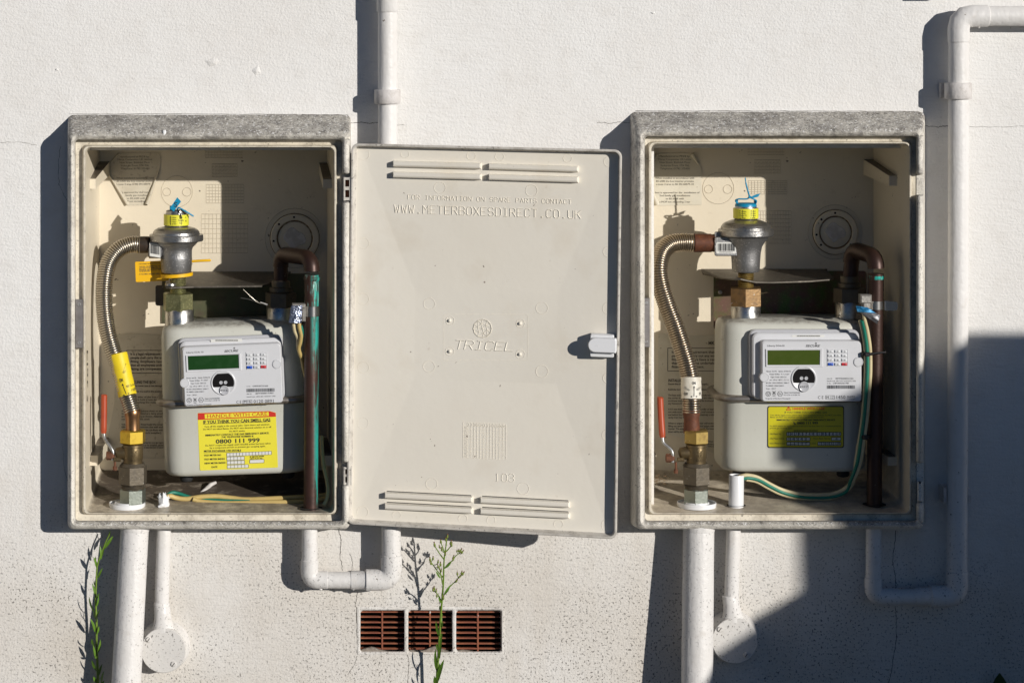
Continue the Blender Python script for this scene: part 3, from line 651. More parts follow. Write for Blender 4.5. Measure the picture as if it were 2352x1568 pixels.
# louvres: (left end, right end) top edges and heights
LV = []
for (xa, xb, yt) in ((415,1062,(172,189)),(1120,1778,(191,212)),(415,1062,(252,269)),(1120,1778,(270,290))):
    (x0,y0),(x1,y1) = D1(xa,yt[0]), D1(xb,yt[1]); LV.append((x0,x1,y0,y1,D1(0,45)[1]-D1(0,0)[1]))
for (xa, xb, yt) in ((335,942,(1074,1104)),(1000,1618,(1108,1140)),(335,942,(1150,1182)),(1000,1618,(1185,1217))):
    (x0,y0),(x1,y1) = D2(xa,yt[0]), D2(xb,yt[1]); LV.append((x0,x1,y0,y1,D2(0,42)[1]-D2(0,0)[1]))
for i, (x0,x1,y0,y1,hh) in enumerate(LV):
    mb = MB()
    def rect(i0, i1, h): return [pan(x0+i0,y0+i0,h),pan(x0+i0,y0+hh-i1,h),pan(x1-i0,y1+hh-i1,h),pan(x1-i0,y1+i0,h)]
    mb.loft([rect(-1.2,-1.6,-.6), rect(0,0,1), rect(.6,2.5,12.5), rect(2,5.5,14)], False, True)
    lv = mb.obj('louvre', 'door_grp', door, 20)
    if i >= 4:
        mb = MB(); ribbon(mb, [(x0+3,y0-1.7),(x1-3,y1-1.7)], 1.9, pan, .5); mb.obj('louvre_slot', 'slot_dark', lv, 0)
# moulded ejector circles
mb = MB()
for (x,y,r) in ((192,124,43),(497,122,31),(987,136,32),(1195,142,32),(1697,154,31),(2006,177,40),(755,371,42),(1431,392,43),(193,781,40),(2001,842,40),(190,1190,42),(677,1226,42),(1508,1258,43),(1998,1260,42),(830,1350,31),(1350,1371,31)):
    c = D1(x,y); ridge(mb, circ(*c, r/1.845/SRC, 26), 1.0, pan, .8)
for (x,y,r) in ((180,206,39),(637,200,40),(1424,234,42),(1888,281,38),(783,95,30),(1274,115,31),(177,593,39),(1886,678,42),(656,1017,40),(1293,1050,41),(174,1213,39),(411,1236,29),(873,1261,31),(1070,1271,30),(1539,1298,31),(1882,1304,42)):
    c = D2(x,y); ridge(mb, circ(*c, r/1.7425/SRC, 26), 1.0, pan, .8)
c1, c2 = D1(782,1310), D2(1325,150); ridge(mb, rr(c1[0],c2[0],c1[1]-2,c2[1]+2,5)+[rr(c1[0],c2[0],c1[1]-2,c2[1]+2,5)[0]], .6, pan, .5)
mb.obj('moulded_circles', 'door_grp', door, 0)
for zf, x, y in ((D1,828,1350),(D1,1348,1371),(D2,783,95),(D2,1272,115)):
    mb = MB(); c = zf(x,y); p0 = pan(c[0],c[1],0)
    def dd(r, h): return [p0+dex*(r*U*math.cos(a))+dey*(r*U*math.sin(a))+dn*(h*U) for a in [2*math.pi*k/12 for k in range(12)]]
    mb.loft([dd(4,-.5),dd(3.6,2.5),dd(2.5,4.2),dd(1,4.8)], False, True); mb.obj('rivet', 'door_grp', door, 40)
# embossed lettering
def emb(txt, zf, x0, x1, y0, y1, h, w, e=1.2, sl=0.0, gap=5.6):
    m_ = MB(); (a,ya),(b,yb) = zf(x0,y0), zf(x1,y1); k = zf(0,1)[1]-zf(0,0)[1]; stroke(m_, txt, a, b, ya, yb, h*k, pan, w, e, sl, gap); m_.obj('embossed_lettering', 'door_grp', door, 0)
emb('FOR INFORMATION ON SPARE PARTS CONTACT', D1, 520,1726,456,492,32, 1.7, 1.3)
emb('WWW.METERBOXESDIRECT.CO.UK', D1, 420,1795,555,600,60, 2.3, 1.6)
emb('TRICEL', D2, 812,1222,78,94,60, 3.6, 1.7, .18, 5.0)
emb('103', D2, 1095,1230,1000,1003,54, 2.3, 1.2)
mb = MB()
gx0,gy0 = D2(876,589); gx1,gy1 = D2(1176,838)
def gp(u, v): return D2(876+298*u-2*v, 589+246*v+14*u)
for i in range(14):
    u = 0 if i == 0 else (30+268*(i-1)/12)/298
    ridge(mb, [gp(u,0),gp(u,1)], .8, pan, .8)
for j in range(12): ridge(mb, [gp(0,j/11),gp(1,j/11)], .8, pan, .8)
for i, ch in enumerate('JFMAMJJASOND'):
    (a,ya),(b,yb) = gp((34+268*i/12)/298,.088), gp((48+268*i/12)/298,.088); put(mb, ch, a,b,ya,yb,4.6,pan,False,0,.7)
for j in range(10):
    (a,ya),(b,yb) = gp(.02,(j+1.9)/11), gp(.085,(j+1.9)/11); put(mb, str(10+j), a,b,ya,yb,4.4,pan,False,0,.7)
random.seed(5)
for j in range(1,9):
    for i in range(12):
        if random.random() < (.9 if j in (1,2,6) else .35):
            x,y = gp((42+268*i/12)/298,(j+1.6)/11); p = [pan(x+dx_,y+dy_,h_) for dx_,dy_,h_ in ((-1,0,0),(0,1,0),(1,0,0),(0,-1,0),(0,0,1))]; mb.add(p, [[0,1,4],[1,2,4],[2,3,4],[3,0,4]])
mb.obj('embossed_date_grid', 'door_grp', door, 0)
# globe emblem
mb = MB(); gc = D1(1070,1408); gr = 69/1.845/SRC
rim = [(gc[0]+gr*math.cos(math.radians(a)), gc[1]+gr*math.sin(math.radians(a))) for a in range(0,361,30)]
ridge(mb, rim, 1.3, pan, 1.3); ridge(mb, [(gc[0]+(x-gc[0])*.94, gc[1]+(y-gc[1])*.94) for x,y in rim], 1.0, pan, 1.0)
mid = [(gc[0]+gr*.52*math.cos(math.radians(a)), gc[1]+gr*.52*math.sin(math.radians(a))) for a in range(15,376,60)]
ridge(mb, mid, 1.0, pan, 1.0)
for k in range(6):
    ridge(mb, [gc, mid[k]], 1.0, pan, 1.0)
    for q in (2*k, 2*k+1, 2*k+2 if k < 5 else 0): ridge(mb, [mid[k], rim[q]], 1.0, pan, 1.0)
mb.obj('globe_emblem', 'door_grp', door, 0)
# lock catch: post, nylon lug
mb = MB()
A0,B0 = door_ab(1357,764,PH); A1,B1 = door_ab(1412,820,PH)
mb.loft([[dl(x,y,h) for x,y in rr(A0+i,A1-i,B0+i,B1-i,3)] for h,i in ((PH-1,0),(-2,1),(0,2))], True, True); lt = mb.obj('lock_post', 'white_plastic', door, 30)
mb = MB()
A0,B0 = door_ab(1351,774,6); A1,B1 = door_ab(1416,811,6)
def lugp(i, h):
    r = (B1-B0)/2-i; cy_ = (B0+B1)/2; P = [(A0+i+r-r*math.sin(math.radians(a)), cy_-r*math.cos(math.radians(a))) for a in range(0,181,15)]
    P += [(A1-i-2,B1-i),(A1-i,B1-i-4),(A1-i,B0+i+4),(A1-i-2,B0+i)]
    return [dl(x,y,h) for x,y in P]
mb.loft([lugp(1,-3),lugp(0,-1.5),lugp(0,10),lugp(2,13)], True, True); ct = mb.obj('lock_catch', 'nylon_white', door, 40)
mb = MB(); p0 = dl(A0+20,(B0+B1)/2+2,13); dd = lambda r,h: [p0+dex*(r*U*math.cos(a))+dey*(r*U*math.sin(a))+dn*(h*U) for a in [2*math.pi*k/12 for k in range(12)]]
mb.loft([dd(3,-.3),dd(2.6,.5),dd(1.5,-.1)], False, True); mb.obj('catch_dimple', 'white_plastic', ct, 40)
# hinge clips between frame and door
for (y0, y1) in ((407,461),(1072,1113)):
    X0, X1 = 789, 806; h_ = (y1-y0); mb = MB()
    mb.box(W, X0,X0+4,y0,y1,64,87,.5); mb.box(W, X1-4,X1+2,y0,y1,64,86.4,.5)
    for (c_,d_) in ((y0+.6,y0+h_*.12),(y0+h_*.40,y0+h_*.55),(y0+h_*.86,y1-.6)): mb.box(W, X0+3.5,X1-3.5,c_,d_,64.5,85.5,.4)
    hg = mb.obj('hinge_clip', 'rim_grp', lbox, 25)
    mb = MB(); mb.box(W, X0+3, X1-2, y0+2, y1-2, 62, 72); mb.obj('hinge_core', 'rust', hg, 0)
# right-hand box: leftover hinge knuckle
mb = MB(); mb.box(W, 2107,2119,1104,1152,62,92,3); kn = mb.obj('hinge_knuckle', 'frame_grp', rbox, 40)
mb = MB(); f = Fr(2113,1104,78); mb.disc(Fr(2113,1108,92), [(2.4,-.5),(2.4,.4)], 10); mb.obj('pin_hole', 'slot_dark', kn, 0)
# flecks: dropping on the left hood
mb = MB(); f = Fr(377,305,89); mb.loft([[f(x*q,y*q+3*(1-q),z) for x,y in [(4,-6),(5,-3),(4.5,1),(3,6),(1.8,11),(0,12),(-2,6),(-3.5,1),(-4,-3),(-2,-6.5)]] for q,z in ((1,.5),(.8,3.2),(.3,4.2))], False, True)
o = mb.obj('bird_dropping', 'bird_drop', at=W(377,306,90), smooth=60); tag(o, 'small white bird dropping on the grey hood of the left box', 'dropping')

# ------------------------------------------------------------------ gas meters
def plan(fr, y, i, w2, zb, zf_, r): return [fr(x, y, z) for x, z in rr(-w2+i, w2-i, zb+i, zf_-i, r, 5)]
def hexnut(mb, fr, r, y0, y1, rot=0.0, ch=2.0, x=0, z=0):
    mb.lathe(fr, [(r*.86,y0),(r,y0+ch),(r,y1-ch),(r*.86,y1)], 6, x, z, rot=math.radians(rot))
def meter(o, rot, w, zf_front, idx, zfm, label, coll, union_mat, lcd, sheetdata):
    az = zf_front; t = thing('gas_meter', W(o[0],o[1],az), label, 'gas meter', 'gas meters inside the boxes')
    fr = Fr(o[0],o[1],az,rot); w2 = w/2
    mb = MB(); mb.loft([plan(fr,y,i,w2,-165,0,max(6,46-i*.4)) for y,i in ((0,18),(-2,9),(-7,3),(-14,.5),(-40,0),(-166,-.5),(-170,-3))], True, False); mb.obj('lower_casing', 'meter_enamel', t, 50)
    mb = MB(); mb.loft([plan(fr,y,i,w2,-165,0,max(6,46-i*.4)) for y,i in ((-176,-3),(-180,0),(-320,2),(-334,4),(-342,9),(-346,18),(-348,32),(-351,40))], False, True); mb.obj('upper_casing', 'meter_enamel', t, 50)
    mb = MB(); mb.loft([plan(fr,y,i,w2,-165,0,48) for y,i in ((-164,-2),(-163.5,-9),(-166,-13.5),(-171,-15.5),(-176,-13.5),(-179.5,-9),(-179,-2))]); mb.obj('seam_flange', 'flange_metal', t, 60)
    mb = MB()
    for (x, z) in ((-w2+48,-60),(w2-48,-60)): 
        mb = MB(); mb.lathe(fr, [(15,-2),(15,14),(12,18)], 14, x, z); mb.obj('rubber_foot', 'rubber', t, 40)
    for (cx, y0, y1, r) in coll:
        f = Fr(cx, y1, -90); mb = MB(); mb.lathe(f, [(r*.8,y0-y1-1),(r-1.5,y0-y1),(r,y0-y1+2),(r,-2),(r+1.8,-1.5),(r+2.2,.5),(r+1.5,3)], 32); mb.obj('union_collar', 'zinc', t, 40)
    # index unit
    ic, iw, ih, ib, irot, iz = idx
    f = Fr(ic[0],ic[1],iz,irot)
    mb = MB(); x0,x1,y0,y1 = ib
    mb.loft([ring(f,x0,x1,y0,y1,16,-44),ring(f,x0,x1,y0,y1,16,-33),ring(f,x0+2,x1-2,y0+2,y1-2,15,-31)], False, True); base = mb.obj('index_unit', 'cover_plastic', t, 35)
    mb = MB(); mb.loft([ring(f,x0+5,x1-3,y0+6,y1-1,15,-33),ring(f,x0+5,x1-3,y0+6,y1-1,15,-20),ring(f,x0+8,x1-4,y0+9,y1-2,13,-17.5),ring(f,-iw/2-2,iw/2+1,-ih/2-4,ih/2+.5,9,-16),ring(f,-iw/2-1,iw/2+.5,-ih/2-1.5,ih/2,7,-2.5),ring(f,-iw/2+1.5,iw/2-1.5,-ih/2+1.5,ih/2-1.5,6,0)], False, True)
    mb.obj('index_cover', 'index_plastic', base, 30)
    pr = plane(iz); S = sheetdata
    k = zfm(0,1)[1]-zfm(0,0)[1]
    def quad(q, g=0):
        c = (sum(p[0] for p in q)/4, sum(p[1] for p in q)/4); P = [zfm(*p) for p in q]; c = zfm(*c)
        return [(x+(-g if x < c[0] else g), y+(-g if y < c[1] else g)) for x,y in P]
    def qloft(m_, specs, cap=True): m_.loft([[pr(x,y,h) for x,y in quad(q,g)] for q,g,h in specs], False, cap)
    B, Lc = S['bezel'], S['lcd']
    mb = MB(); qloft(mb, [(B,0,-.2),(B,-.6,2.2),(B,-1.6,2.6),(Lc,1.2,2.2),(Lc,.3,.5)], False); mb.obj('display_bezel', 'index_plastic', base, 25)
    mb = MB(); qloft(mb, [(Lc,.6,.3),(Lc,.6,.7)]); mb.obj('display', lcd, base, 0)
    K = S['pad']; mb = MB(); qloft(mb, [(K,0,-.2),(K,0,1.2),(K,-1.2,1.2),(K,-1.2,.4)]); mb.obj('keypad_frame', 'index_plastic', base, 0)
    for j in range(4):
        for i in range(3):
            x, y = S['kx'][i]+S['ks'][0]*j, S['ky'][j]+S['ks'][1]*i
            q = [(x-23,y-12),(x+23,y-12),(x+23,y+12),(x-23,y+12)]
            mb = MB(); qloft(mb, [(q,0,.2),(q,-.5,3.0),(q,-2,3.8)])
            ch = ['123','456','789','A0B'][j][i]; mb.obj('key', {'A':'key_blue','B':'key_red'}.get(ch,'key_white'), base, 30)
    mb = MB()
    for j in range(4):
        for i in range(3):
            x, y = S['kx'][i]+S['ks'][0]*j, S['ky'][j]+S['ks'][1]*i; ch = ['123','456','789','A0B'][j][i]
            (a,ya),(b,yb) = zfm(x-7,y+7), zfm(x+8,y+7); put(mb, ch, a,b,ya,yb,14*k, pr, False, 4.1)
    mb.obj('key_numerals', 'ink', base, 0)
    # optical port and button
    ec, er, bc, br = S['eye']
    e0 = zfm(*ec); ef = Fr(e0[0],e0[1],iz,irot)
    mb = MB(); R_ = er*k
    mb.disc(ef, [(R_*1.08,-.3),(R_*1.08,1.8),(R_*1.02,2.4),(R_*.97,1.6)], 40, cap0=False); pe = mb.obj('port_ring', 'index_plastic', base, 40)
    mb = MB(); P = [(R_*.95*math.cos(math.radians(a)), R_*.95*math.sin(math.radians(a))) for a in range(0,360,6)]
    P = [(x, max(min(y, R_*.36), -R_*.82)) for x,y in P]
    mb.loft([[ef(x,y,1.5) for x,y in P],[ef(x,y,2.0) for x,y in P]], False, True); mb.obj('optical_port', 'black_gloss', base, 0)
    for s_ in (-1,1):
        mb = MB(); mb.disc(ef, [(R_*.16,1.9),(R_*.15,2.6),(R_*.09,2.2)], 16, s_*R_*.2, -R_*.03); mb.obj('port_eye', 'cover_plastic', base, 40)
    b0 = zfm(*bc); bf = Fr(b0[0],b0[1],iz,irot); mb = MB(); mb.disc(bf, [(br*k,1),(br*k,4.0),(br*k*.9,5.2),(br*k*.8,4.6)], 30); bt = mb.obj('test_plug', 'cover_plastic', base, 40)
    for c, r in S['caps']:
        c0 = zfm(*c); cf = Fr(c0[0],c0[1],iz,irot); mb = MB(); mb.disc(cf, [(r*k*1.1,-14),(r*k*1.1,1.2),(r*k,2.0),(r*k*.92,1.0),(r*k*.88,1.8)], 26); mb.obj('screw_cap', 'index_plastic', base, 40)
    mb = textlines(S['text'], zfm, pr)
    put(mb, S['plug'], *[v for v in (zfm(bc[0]-br*.75,bc[1]+8)[0], zfm(bc[0]+br*.75,bc[1]+8)[0], zfm(*bc)[1]+8*k, zfm(*bc)[1]+6*k)], 15*k, pr, False, 5.4)
    (a,ya),(b,yb) = zfm(*S['secure'][0]), zfm(*S['secure'][1]); put(mb, 'SECURE', a,b,ya,yb,18*k, pr, True, .5, 0, 0, .25)
    sx, sy = zfm(S['secure'][1][0]-30, S['secure'][1][1]-30); ribbon(mb, circ(sx,sy,1.5,8), 1.2, pr, .5)
    mb.obj('printed_lettering', 'ink_grey', base, 0); mb = MB()
    for (x0,x1,y0,y1,sl) in S['bars']:
        random.seed(11); x = x0
        while x < x1-3:
            w_ = random.choice((2,3,3,5)); t_ = (x-x0)/(x1-x0)
            q = [zfm(x,y0+sl*t_),zfm(x+w_,y0+sl*t_),zfm(x+w_,y1+sl*t_),zfm(x,y1+sl*t_)]
            mb.add([pr(px,py,.5) for px,py in q], [[0,1,2,3]]); x += w_+random.choice((2,3,4))
    mb.obj('printed_barcode', 'ink_grey', base, 0)
    for (cx_,cy_,kind) in S['icons']:
        mb = MB(); c = zfm(cx_,cy_); r = 20*k
        if kind == 'o':
            ribbon(mb, circ(*c,r,20), .9, pr); ribbon(mb, circ(c[0],c[1]-r*.15,r*.5,14), .9, pr); ribbon(mb, [(c[0],c[1]+r*.3),(c[0],c[1]+r*.8)], .9, pr)
        if kind == 'x':
            ribbon(mb, [(c[0]-r*.7,c[1]-r*.8),(c[0]+r*.7,c[1]+r*.6)], .9, pr); ribbon(mb, [(c[0]+r*.7,c[1]-r*.8),(c[0]-r*.7,c[1]+r*.6)], .9, pr)
            ribbon(mb, [(c[0]-r*.45,c[1]-r*.6),(c[0]-r*.35,c[1]+r*.5),(c[0]+r*.35,c[1]+r*.5),(c[0]+r*.45,c[1]-r*.6),(c[0]-r*.45,c[1]-r*.6)], .8, pr); ribbon(mb, [(c[0]-r*.6,c[1]+r*1.1),(c[0]+r*.6,c[1]+r*1.1)], 1.6, pr)
        if kind == 'h':
            ribbon(mb, [(c[0]+r*1.1*math.cos(math.radians(a)),c[1]+r*1.1*math.sin(math.radians(a))) for a in range(0,361,60)], .9, pr); put(mb,'Ex',c[0]-r*.6,c[0]+r*.6,c[1]+r*.4,c[1]+r*.35,r*.8,pr)
        mb.obj('printed_mark', 'ink_grey', base, 0)
    for q in S.get('frames', ()):
        mb = MB(); P = [zfm(*p) for p in q]; ribbon(mb, P+[P[0]], .8, pr); mb.obj('printed_frame', 'ink_grey', base, 0)
    # bar code strip on the upper edge of the cover
    bq = S['strip']; P = [zfm(*p) for p in bq]; mb = MB(); pz = plane(iz-16.5)
    mb.poly([pz(x,y,-.6) for x,y in P],[pz(x,y,.3) for x,y in P])
    bs = mb.obj('barcode_strip', 'sticker_white', base, 0)
    mb = MB(); random.seed(3); x = bq[0][0]+40
    while x < bq[1][0]-35:
        w_ = random.choice((2,3,4)); q = [zfm(x,bq[0][1]+3),zfm(x+w_,bq[0][1]+3),zfm(x+w_,bq[2][1]-4),zfm(x,bq[2][1]-4)]; mb.add([pz(a,b,.7) for a,b in q], [[0,1,2,3]]); x += w_+3
    mb.obj('barcode', 'ink', bs, 0)
    return t, fr
LIDX = ((534,862),225,134.5,(-124,118,-86,66),-2.4,24)
LS = dict(bezel=[(298,461),(760,441),(766,585),(304,602)], lcd=[(316,470),(738,456),(742,566),(321,583)],
    pad=[(802,436),(976,430),(980,574),(808,580)], kx=(830,888,946), ky=(458,492,526,561), ks=(1,-2),
    eye=((613,690),95,(622,752),40), caps=[((290,693),36),((1060,535),34)],
    text=[('Liberty EG4v 10',303,448,445,14,440),('Qmax: 6m³/h   Qmin: 0.04m³/h',302,503,657,11,650),('Pmax: 0.5bar  V:1.2dm³',332,486,679,11,673),('Type Code: G01153',340,470,701,11,698),('tm: -10 to +40°C  Cl. 1.5',333,488,726,11,722),('BS EN 1359:1999/A1 2006 T',306,490,751,11,746),('PL-MI002-1450CO0011',306,455,773,11,769),('Year : 2016',307,390,799,11,797),('TRAC13ATEX0028X',457,585,830,11,825),('II 3 G Ex ic nA IIA T6',457,586,845,10,841),('Property of Northern Powergrid',308,513,881,11,875),
      ('Sr. No.',808,842,725,9,724),('G4P05587231600',857,988,724,12,722),('MAC ID',809,850,788,9,787),('B8797E000017DB65',883,1034,786,12,781),('Install Code : 0852 4851 4368 5011 5702',809,1050,812,9,806),('C E',722,765,864,24,862),('M16',784,846,862,24,858),('0120 0891',866,1042,860,27,855)],
    secure=((620,436),(735,431)), plug='M16', bars=[(808,1042,740,768,-5)], icons=[(328,837,'o'),(377,834,'x'),(427,834,'h')],
    frames=[[(777,838),(852,835),(853,864),(778,867)]], strip=[(507,328),(768,322),(770,346),(508,352)])
lm, lfr = meter((543,1093), -2.0, 332, -20, LIDX, L4, 'grey gas meter with the large red and yellow gas warning sticker', [(412,709,749,33),(645,704,738,33)], '', 'lcd_green', LS)
RIDX = ((1864.5,853.5),228,137,(-138,116,-93,67),0.0,26)
RS = dict(bezel=[(505,407),(985,407),(985,558),(508,558)], lcd=[(523,422),(958,420),(956,538),(523,540)],
    pad=[(1022,408),(1198,408),(1198,552),(1022,552)], kx=(1050,1107,1165), ky=(428,463,500,535), ks=(0,0),
    eye=((826,655),98,(826,722),44), caps=[((496,645),36),((1282,517),37)],
    text=[('Liberty EG4v10',521,665,388,14),('Qmax: 6m³/h   Qmin: 0.04m³/h',512,720,600,11),('Pmax: 0.5bar  V: 1.2 dm³',540,706,624,11),('Type Code: G01153',548,681,648,11),('tm: -10 to +40°C  Cl. 1.5',540,700,672,11),('BS EN 1359:1999/A1 2006 T',510,706,697,11),('PL-MI002-1450CO0011',510,662,721,11),('Year : 2017',510,592,745,11),('TRAC13ATEX0028X',659,795,779,11),('II 3 G Ex ic nA IIA T6',659,793,797,10),('Property of Northern Powergrid',507,713,827,11),
      ('MAC ID',1020,1064,661,9),('B8797E000055C365',1092,1242,661,12),('Install Code :0817 4717 6103 6712 1358',1020,1260,680,9),('Sr. No.',1020,1055,700,9),('G4P10642561700',1070,1202,700,12),('C E',943,992,826,26),('M 17',1014,1076,824,22),('1450',1092,1175,824,28),('RoHS2',1190,1253,814,15),('Compliant',1190,1253,828,9)],
    secure=((841,391),(958,391)), plug='M17', bars=[(1020,1254,712,740,0)], icons=[(529,783,'o'),(578,776,'x'),(628,783,'h')],
    frames=[[(1008,797),(1083,797),(1083,826),(1008,826)]], strip=[(728,292),(998,292),(998,308),(728,308)])
rm, rfr = meter((1828,1086), 0.0, 338, -18, RIDX, R4, 'cream gas meter with the black-bordered yellow sticker in partial shadow', [(1713,698,737,33.5),(1951,692,727,33)], '', 'lcd_olive', RS)
# left warning sticker
pr = plane(-19.6)
mb = MB(); P = [L4(*p) for p in ((402,943),(1000,926),(1052,940),(1070,1392),(1064,1398),(424,1423),(417,1416),(398,950))]; patch(mb, P, pr, .5, .3); ws = mb.obj('warning_sticker', 'sticker_yellow', lm, 0)
mb = MB(); P = [L4(*p) for p in ((401,944),(1000,926.5),(1051,941),(1053,973),(401,1000))]; patch(mb, P, pr, .4, .6); mb.obj('red_band', 'sticker_red', ws, 0)
mb = MB(); P = [L4(*p) for p in ((457,952),(992,933),(994,966),(459,990))]; patch(mb, P, pr, .3, .8); mb.obj('band_panel', 'sticker_yellow', ws, 0)
mb = textlines([('HANDLE WITH CARE',476,982,984,28,962)], L4, pr, lift=1.2); mb.obj('red_lettering', 'sticker_red', ws, 0)
B_=True
mb = textlines([('IF YOU THINK YOU CAN SMELL GAS',445,1008,1031,25,1011,B_),('Turn off the supply at the control valve. Open doors and windows.',455,1003,1063,13,1043),('Do NOT use naked flames. Do NOT turn electrical switches on or off.',444,1018,1085,13,1065),('Do NOT smoke.',664,798,1102,13,1097),
  ('IMMEDIATELY CONTACT THE GAS EMERGENCY SERVICE.',463,998,1136,14,1116,B_),('THE TELEPHONE NUMBER IS',597,866,1150,13,1142,B_),('0800 111 999',550,920,1197,33,1185,B_),('Do NOT reopen the supply until remedial action has been taken',463,1010,1221,13,1201),('by a competent person to prevent gas escaping again.',500,968,1240,13,1224),
  ('METER EXCHANGE / FIX DETAILS',451,762,1268,14,1260,B_),('OLD METER NO',453,596,1303,14,1300,B_),('OLD METER INDEX',453,627,1336,14,1332,B_),('NEW METER INDEX',456,633,1370,14,1364,B_),('DATE',514,565,1401,14,1399,B_),('IF METER BANK',835,955,1314,11,1308,B_),('GIVE FLAT No.',835,944,1330,11,1325,B_)], L4, pr, lift=.9)
ribbon(mb, [L4(445,1034),L4(1008,1014)], 1.0, pr, .9); ribbon(mb, [L4(451,1274),L4(762,1264)], .8, pr, .9)
def cells(mb_, m2, zf, x0, x1, y0, y1, n, sl, pr_, line=.8):
    q = [zf(x0,y0),zf(x1,y0+sl),zf(x1,y1+sl),zf(x0,y1)]; patch(m2, q, pr_, .3, .7)
    ribbon(mb_, q+[q[0]], line, pr_, .95)
    for i in range(1,n):
        t = i/n; a = zf(x0+(x1-x0)*t,y0+sl*t); b = zf(x0+(x1-x0)*t,y1+sl*t); ribbon(mb_, [a,b], line, pr_, .95)
m2 = MB()
cells(mb,m2,L4,642,1016,1277,1305,14,-16,pr); cells(mb,m2,L4,643,789,1309,1338,5,-4,pr); cells(mb,m2,L4,645,791,1343,1371,5,-4,pr); cells(mb,m2,L4,646,823,1378,1404,6,-6,pr); cells(mb,m2,L4,834,954,1334,1362,1,-5,pr)
mb.obj('black_lettering', 'ink', ws, 0); m2.obj('form_cells', 'sticker_white', ws, 0)
# right warning sticker
pr = plane(-17.6)
mb = MB(); o0, o1 = R4(520,884), R4(1163,1235); P = rr(o0[0],o1[0],o0[1],o1[1],5); patch(mb, P, pr, .5, .3); ws = mb.obj('warning_sticker', 'ink', rm, 0)
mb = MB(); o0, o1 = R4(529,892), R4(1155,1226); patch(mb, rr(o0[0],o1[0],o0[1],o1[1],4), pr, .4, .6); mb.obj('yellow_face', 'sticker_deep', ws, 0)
mb = textlines([('HANDLE WITH CARE',731,1000,916,20,915,B_)], R4, pr, lift=1.0); ribbon(mb, [R4(680,918),R4(699,890),R4(716,918),R4(680,918)], 1.5, pr, 1.0); ribbon(mb, [R4(698,900),R4(698,911)], 1.2, pr, 1.0); mb.obj('red_lettering', 'sticker_red', ws, 0)
mb = textlines([('IF YOU THINK YOU CAN SMELL GAS',664,1021,945,15),('Turn off the supply at the control valve. Open doors and windows. Do NOT use naked',545,1138,966,11),('flames. Do NOT turn electrical switches on or off. Do NOT smoke.',545,994,983,11),('IMMEDIATELY CONTACT THE GAS EMERGENCY SERVICE',597,1087,1007,13,1007,B_),('0800 111 999',770,945,1036,19,1036,B_),
  ('Do NOT reopen the supply until remedial action has been taken by a competent person to',541,1138,1057,11),('prevent gas escaping again.',541,730,1074,11),('METER EXCHANGE / FIX DETAILS',742,943,1096,11,1096,B_),('Old Meter No.',541,640,1123,13),('Old Meter Index',541,660,1162,13),('Meter Bank. Flat No.',905,1052,1162,13),('New Meter Index',541,668,1202,13),('Date',890,925,1202,13)], R4, pr, lift=.9)
ribbon(mb, [R4(742,1018),R4(745,1030),R4(757,1036)], 2.2, pr, .9)
m2 = MB(); cells(mb,m2,R4,683,1136,1104,1132,14,0,pr,1.3); cells(mb,m2,R4,683,878,1147,1173,6,0,pr,1.3); cells(mb,m2,R4,1057,1136,1146,1172,1,0,pr,1.3); cells(mb,m2,R4,683,876,1186,1212,6,0,pr,1.3); cells(mb,m2,R4,943,1136,1186,1212,6,0,pr,1.3)
mb.obj('black_lettering', 'ink', ws, 0); m2.obj('form_cells', 'sticker_white', ws, 0)
mb = textlines([('E 4 U R 5 7 4 K 1 1 8 5 0 6 1 4',690,1130,1127,20),('0 4 5 4 2',690,850,1168,18),('4',1085,1110,1167,18),('1 3 0 3 1 8',950,1130,1207,18)], R4, pr, lift=1.2); ribbon(mb, [R4(690,1206),R4(870,1188)], .8, pr, 1.2)
mb.obj('handwriting', 'ink_grey', ws, 0)

# ------------------------------------------------------------------ regulators
def regulator(ax, prof, body, lab, label, text, zb):
    y0 = 625; t = thing('pressure_regulator', W(ax,y0,-90), label, 'regulator', 'gas pressure regulators on the meter inlets')
    f = Fr(ax, y0, -90)
    mb = MB(); mb.lathe(f, [(r,y-y0) for r,y in prof], 48); mb.obj('diaphragm_housing', 'cast_alloy', t, 18)
    mb = MB(); mb.lathe(f, [(r,y-y0) for r,y in body], 40); bd = mb.obj('body', 'cast_matt', t, 30)
    ya, yb, lr = lab; mb = MB(); mb.lathe(f, [(lr,ya-y0),(lr+.4,ya-y0+.4),(lr+.4,yb-y0-.4),(lr,yb-y0)], 40); lb = mb.obj('rating_label', 'label_yellow', t, 40)
    pr = cyl(ax, -90, lr+.4); mb = MB()
    for (s, x0, x1, y, h) in text: put(mb, s, ax+x0, ax+x1, y, y, h, pr, False, .4)
    ribbon(mb, [(ax-lr*.42,ya+2),(ax-lr*.42,yb-2)], .6, pr, .4); ribbon(mb, [(ax+lr*.45,ya+2),(ax+lr*.45,yb-2)], .6, pr, .4)
    mb.obj('lettering', 'ink', lb, 0)
    # raised casting facets on the lower body
    for (a,b,c,d_) in zb:
        mb = MB(); mb.loft([[cyl(ax,-90,33)(x,y,h) for x,y in rr(a+i,b-i,c+i,d_-i,4)] for h,i in ((.4,-1),(2.2,1))], False, True); mb.obj('casting_facet', 'cast_matt', bd, 30)
    return t, f
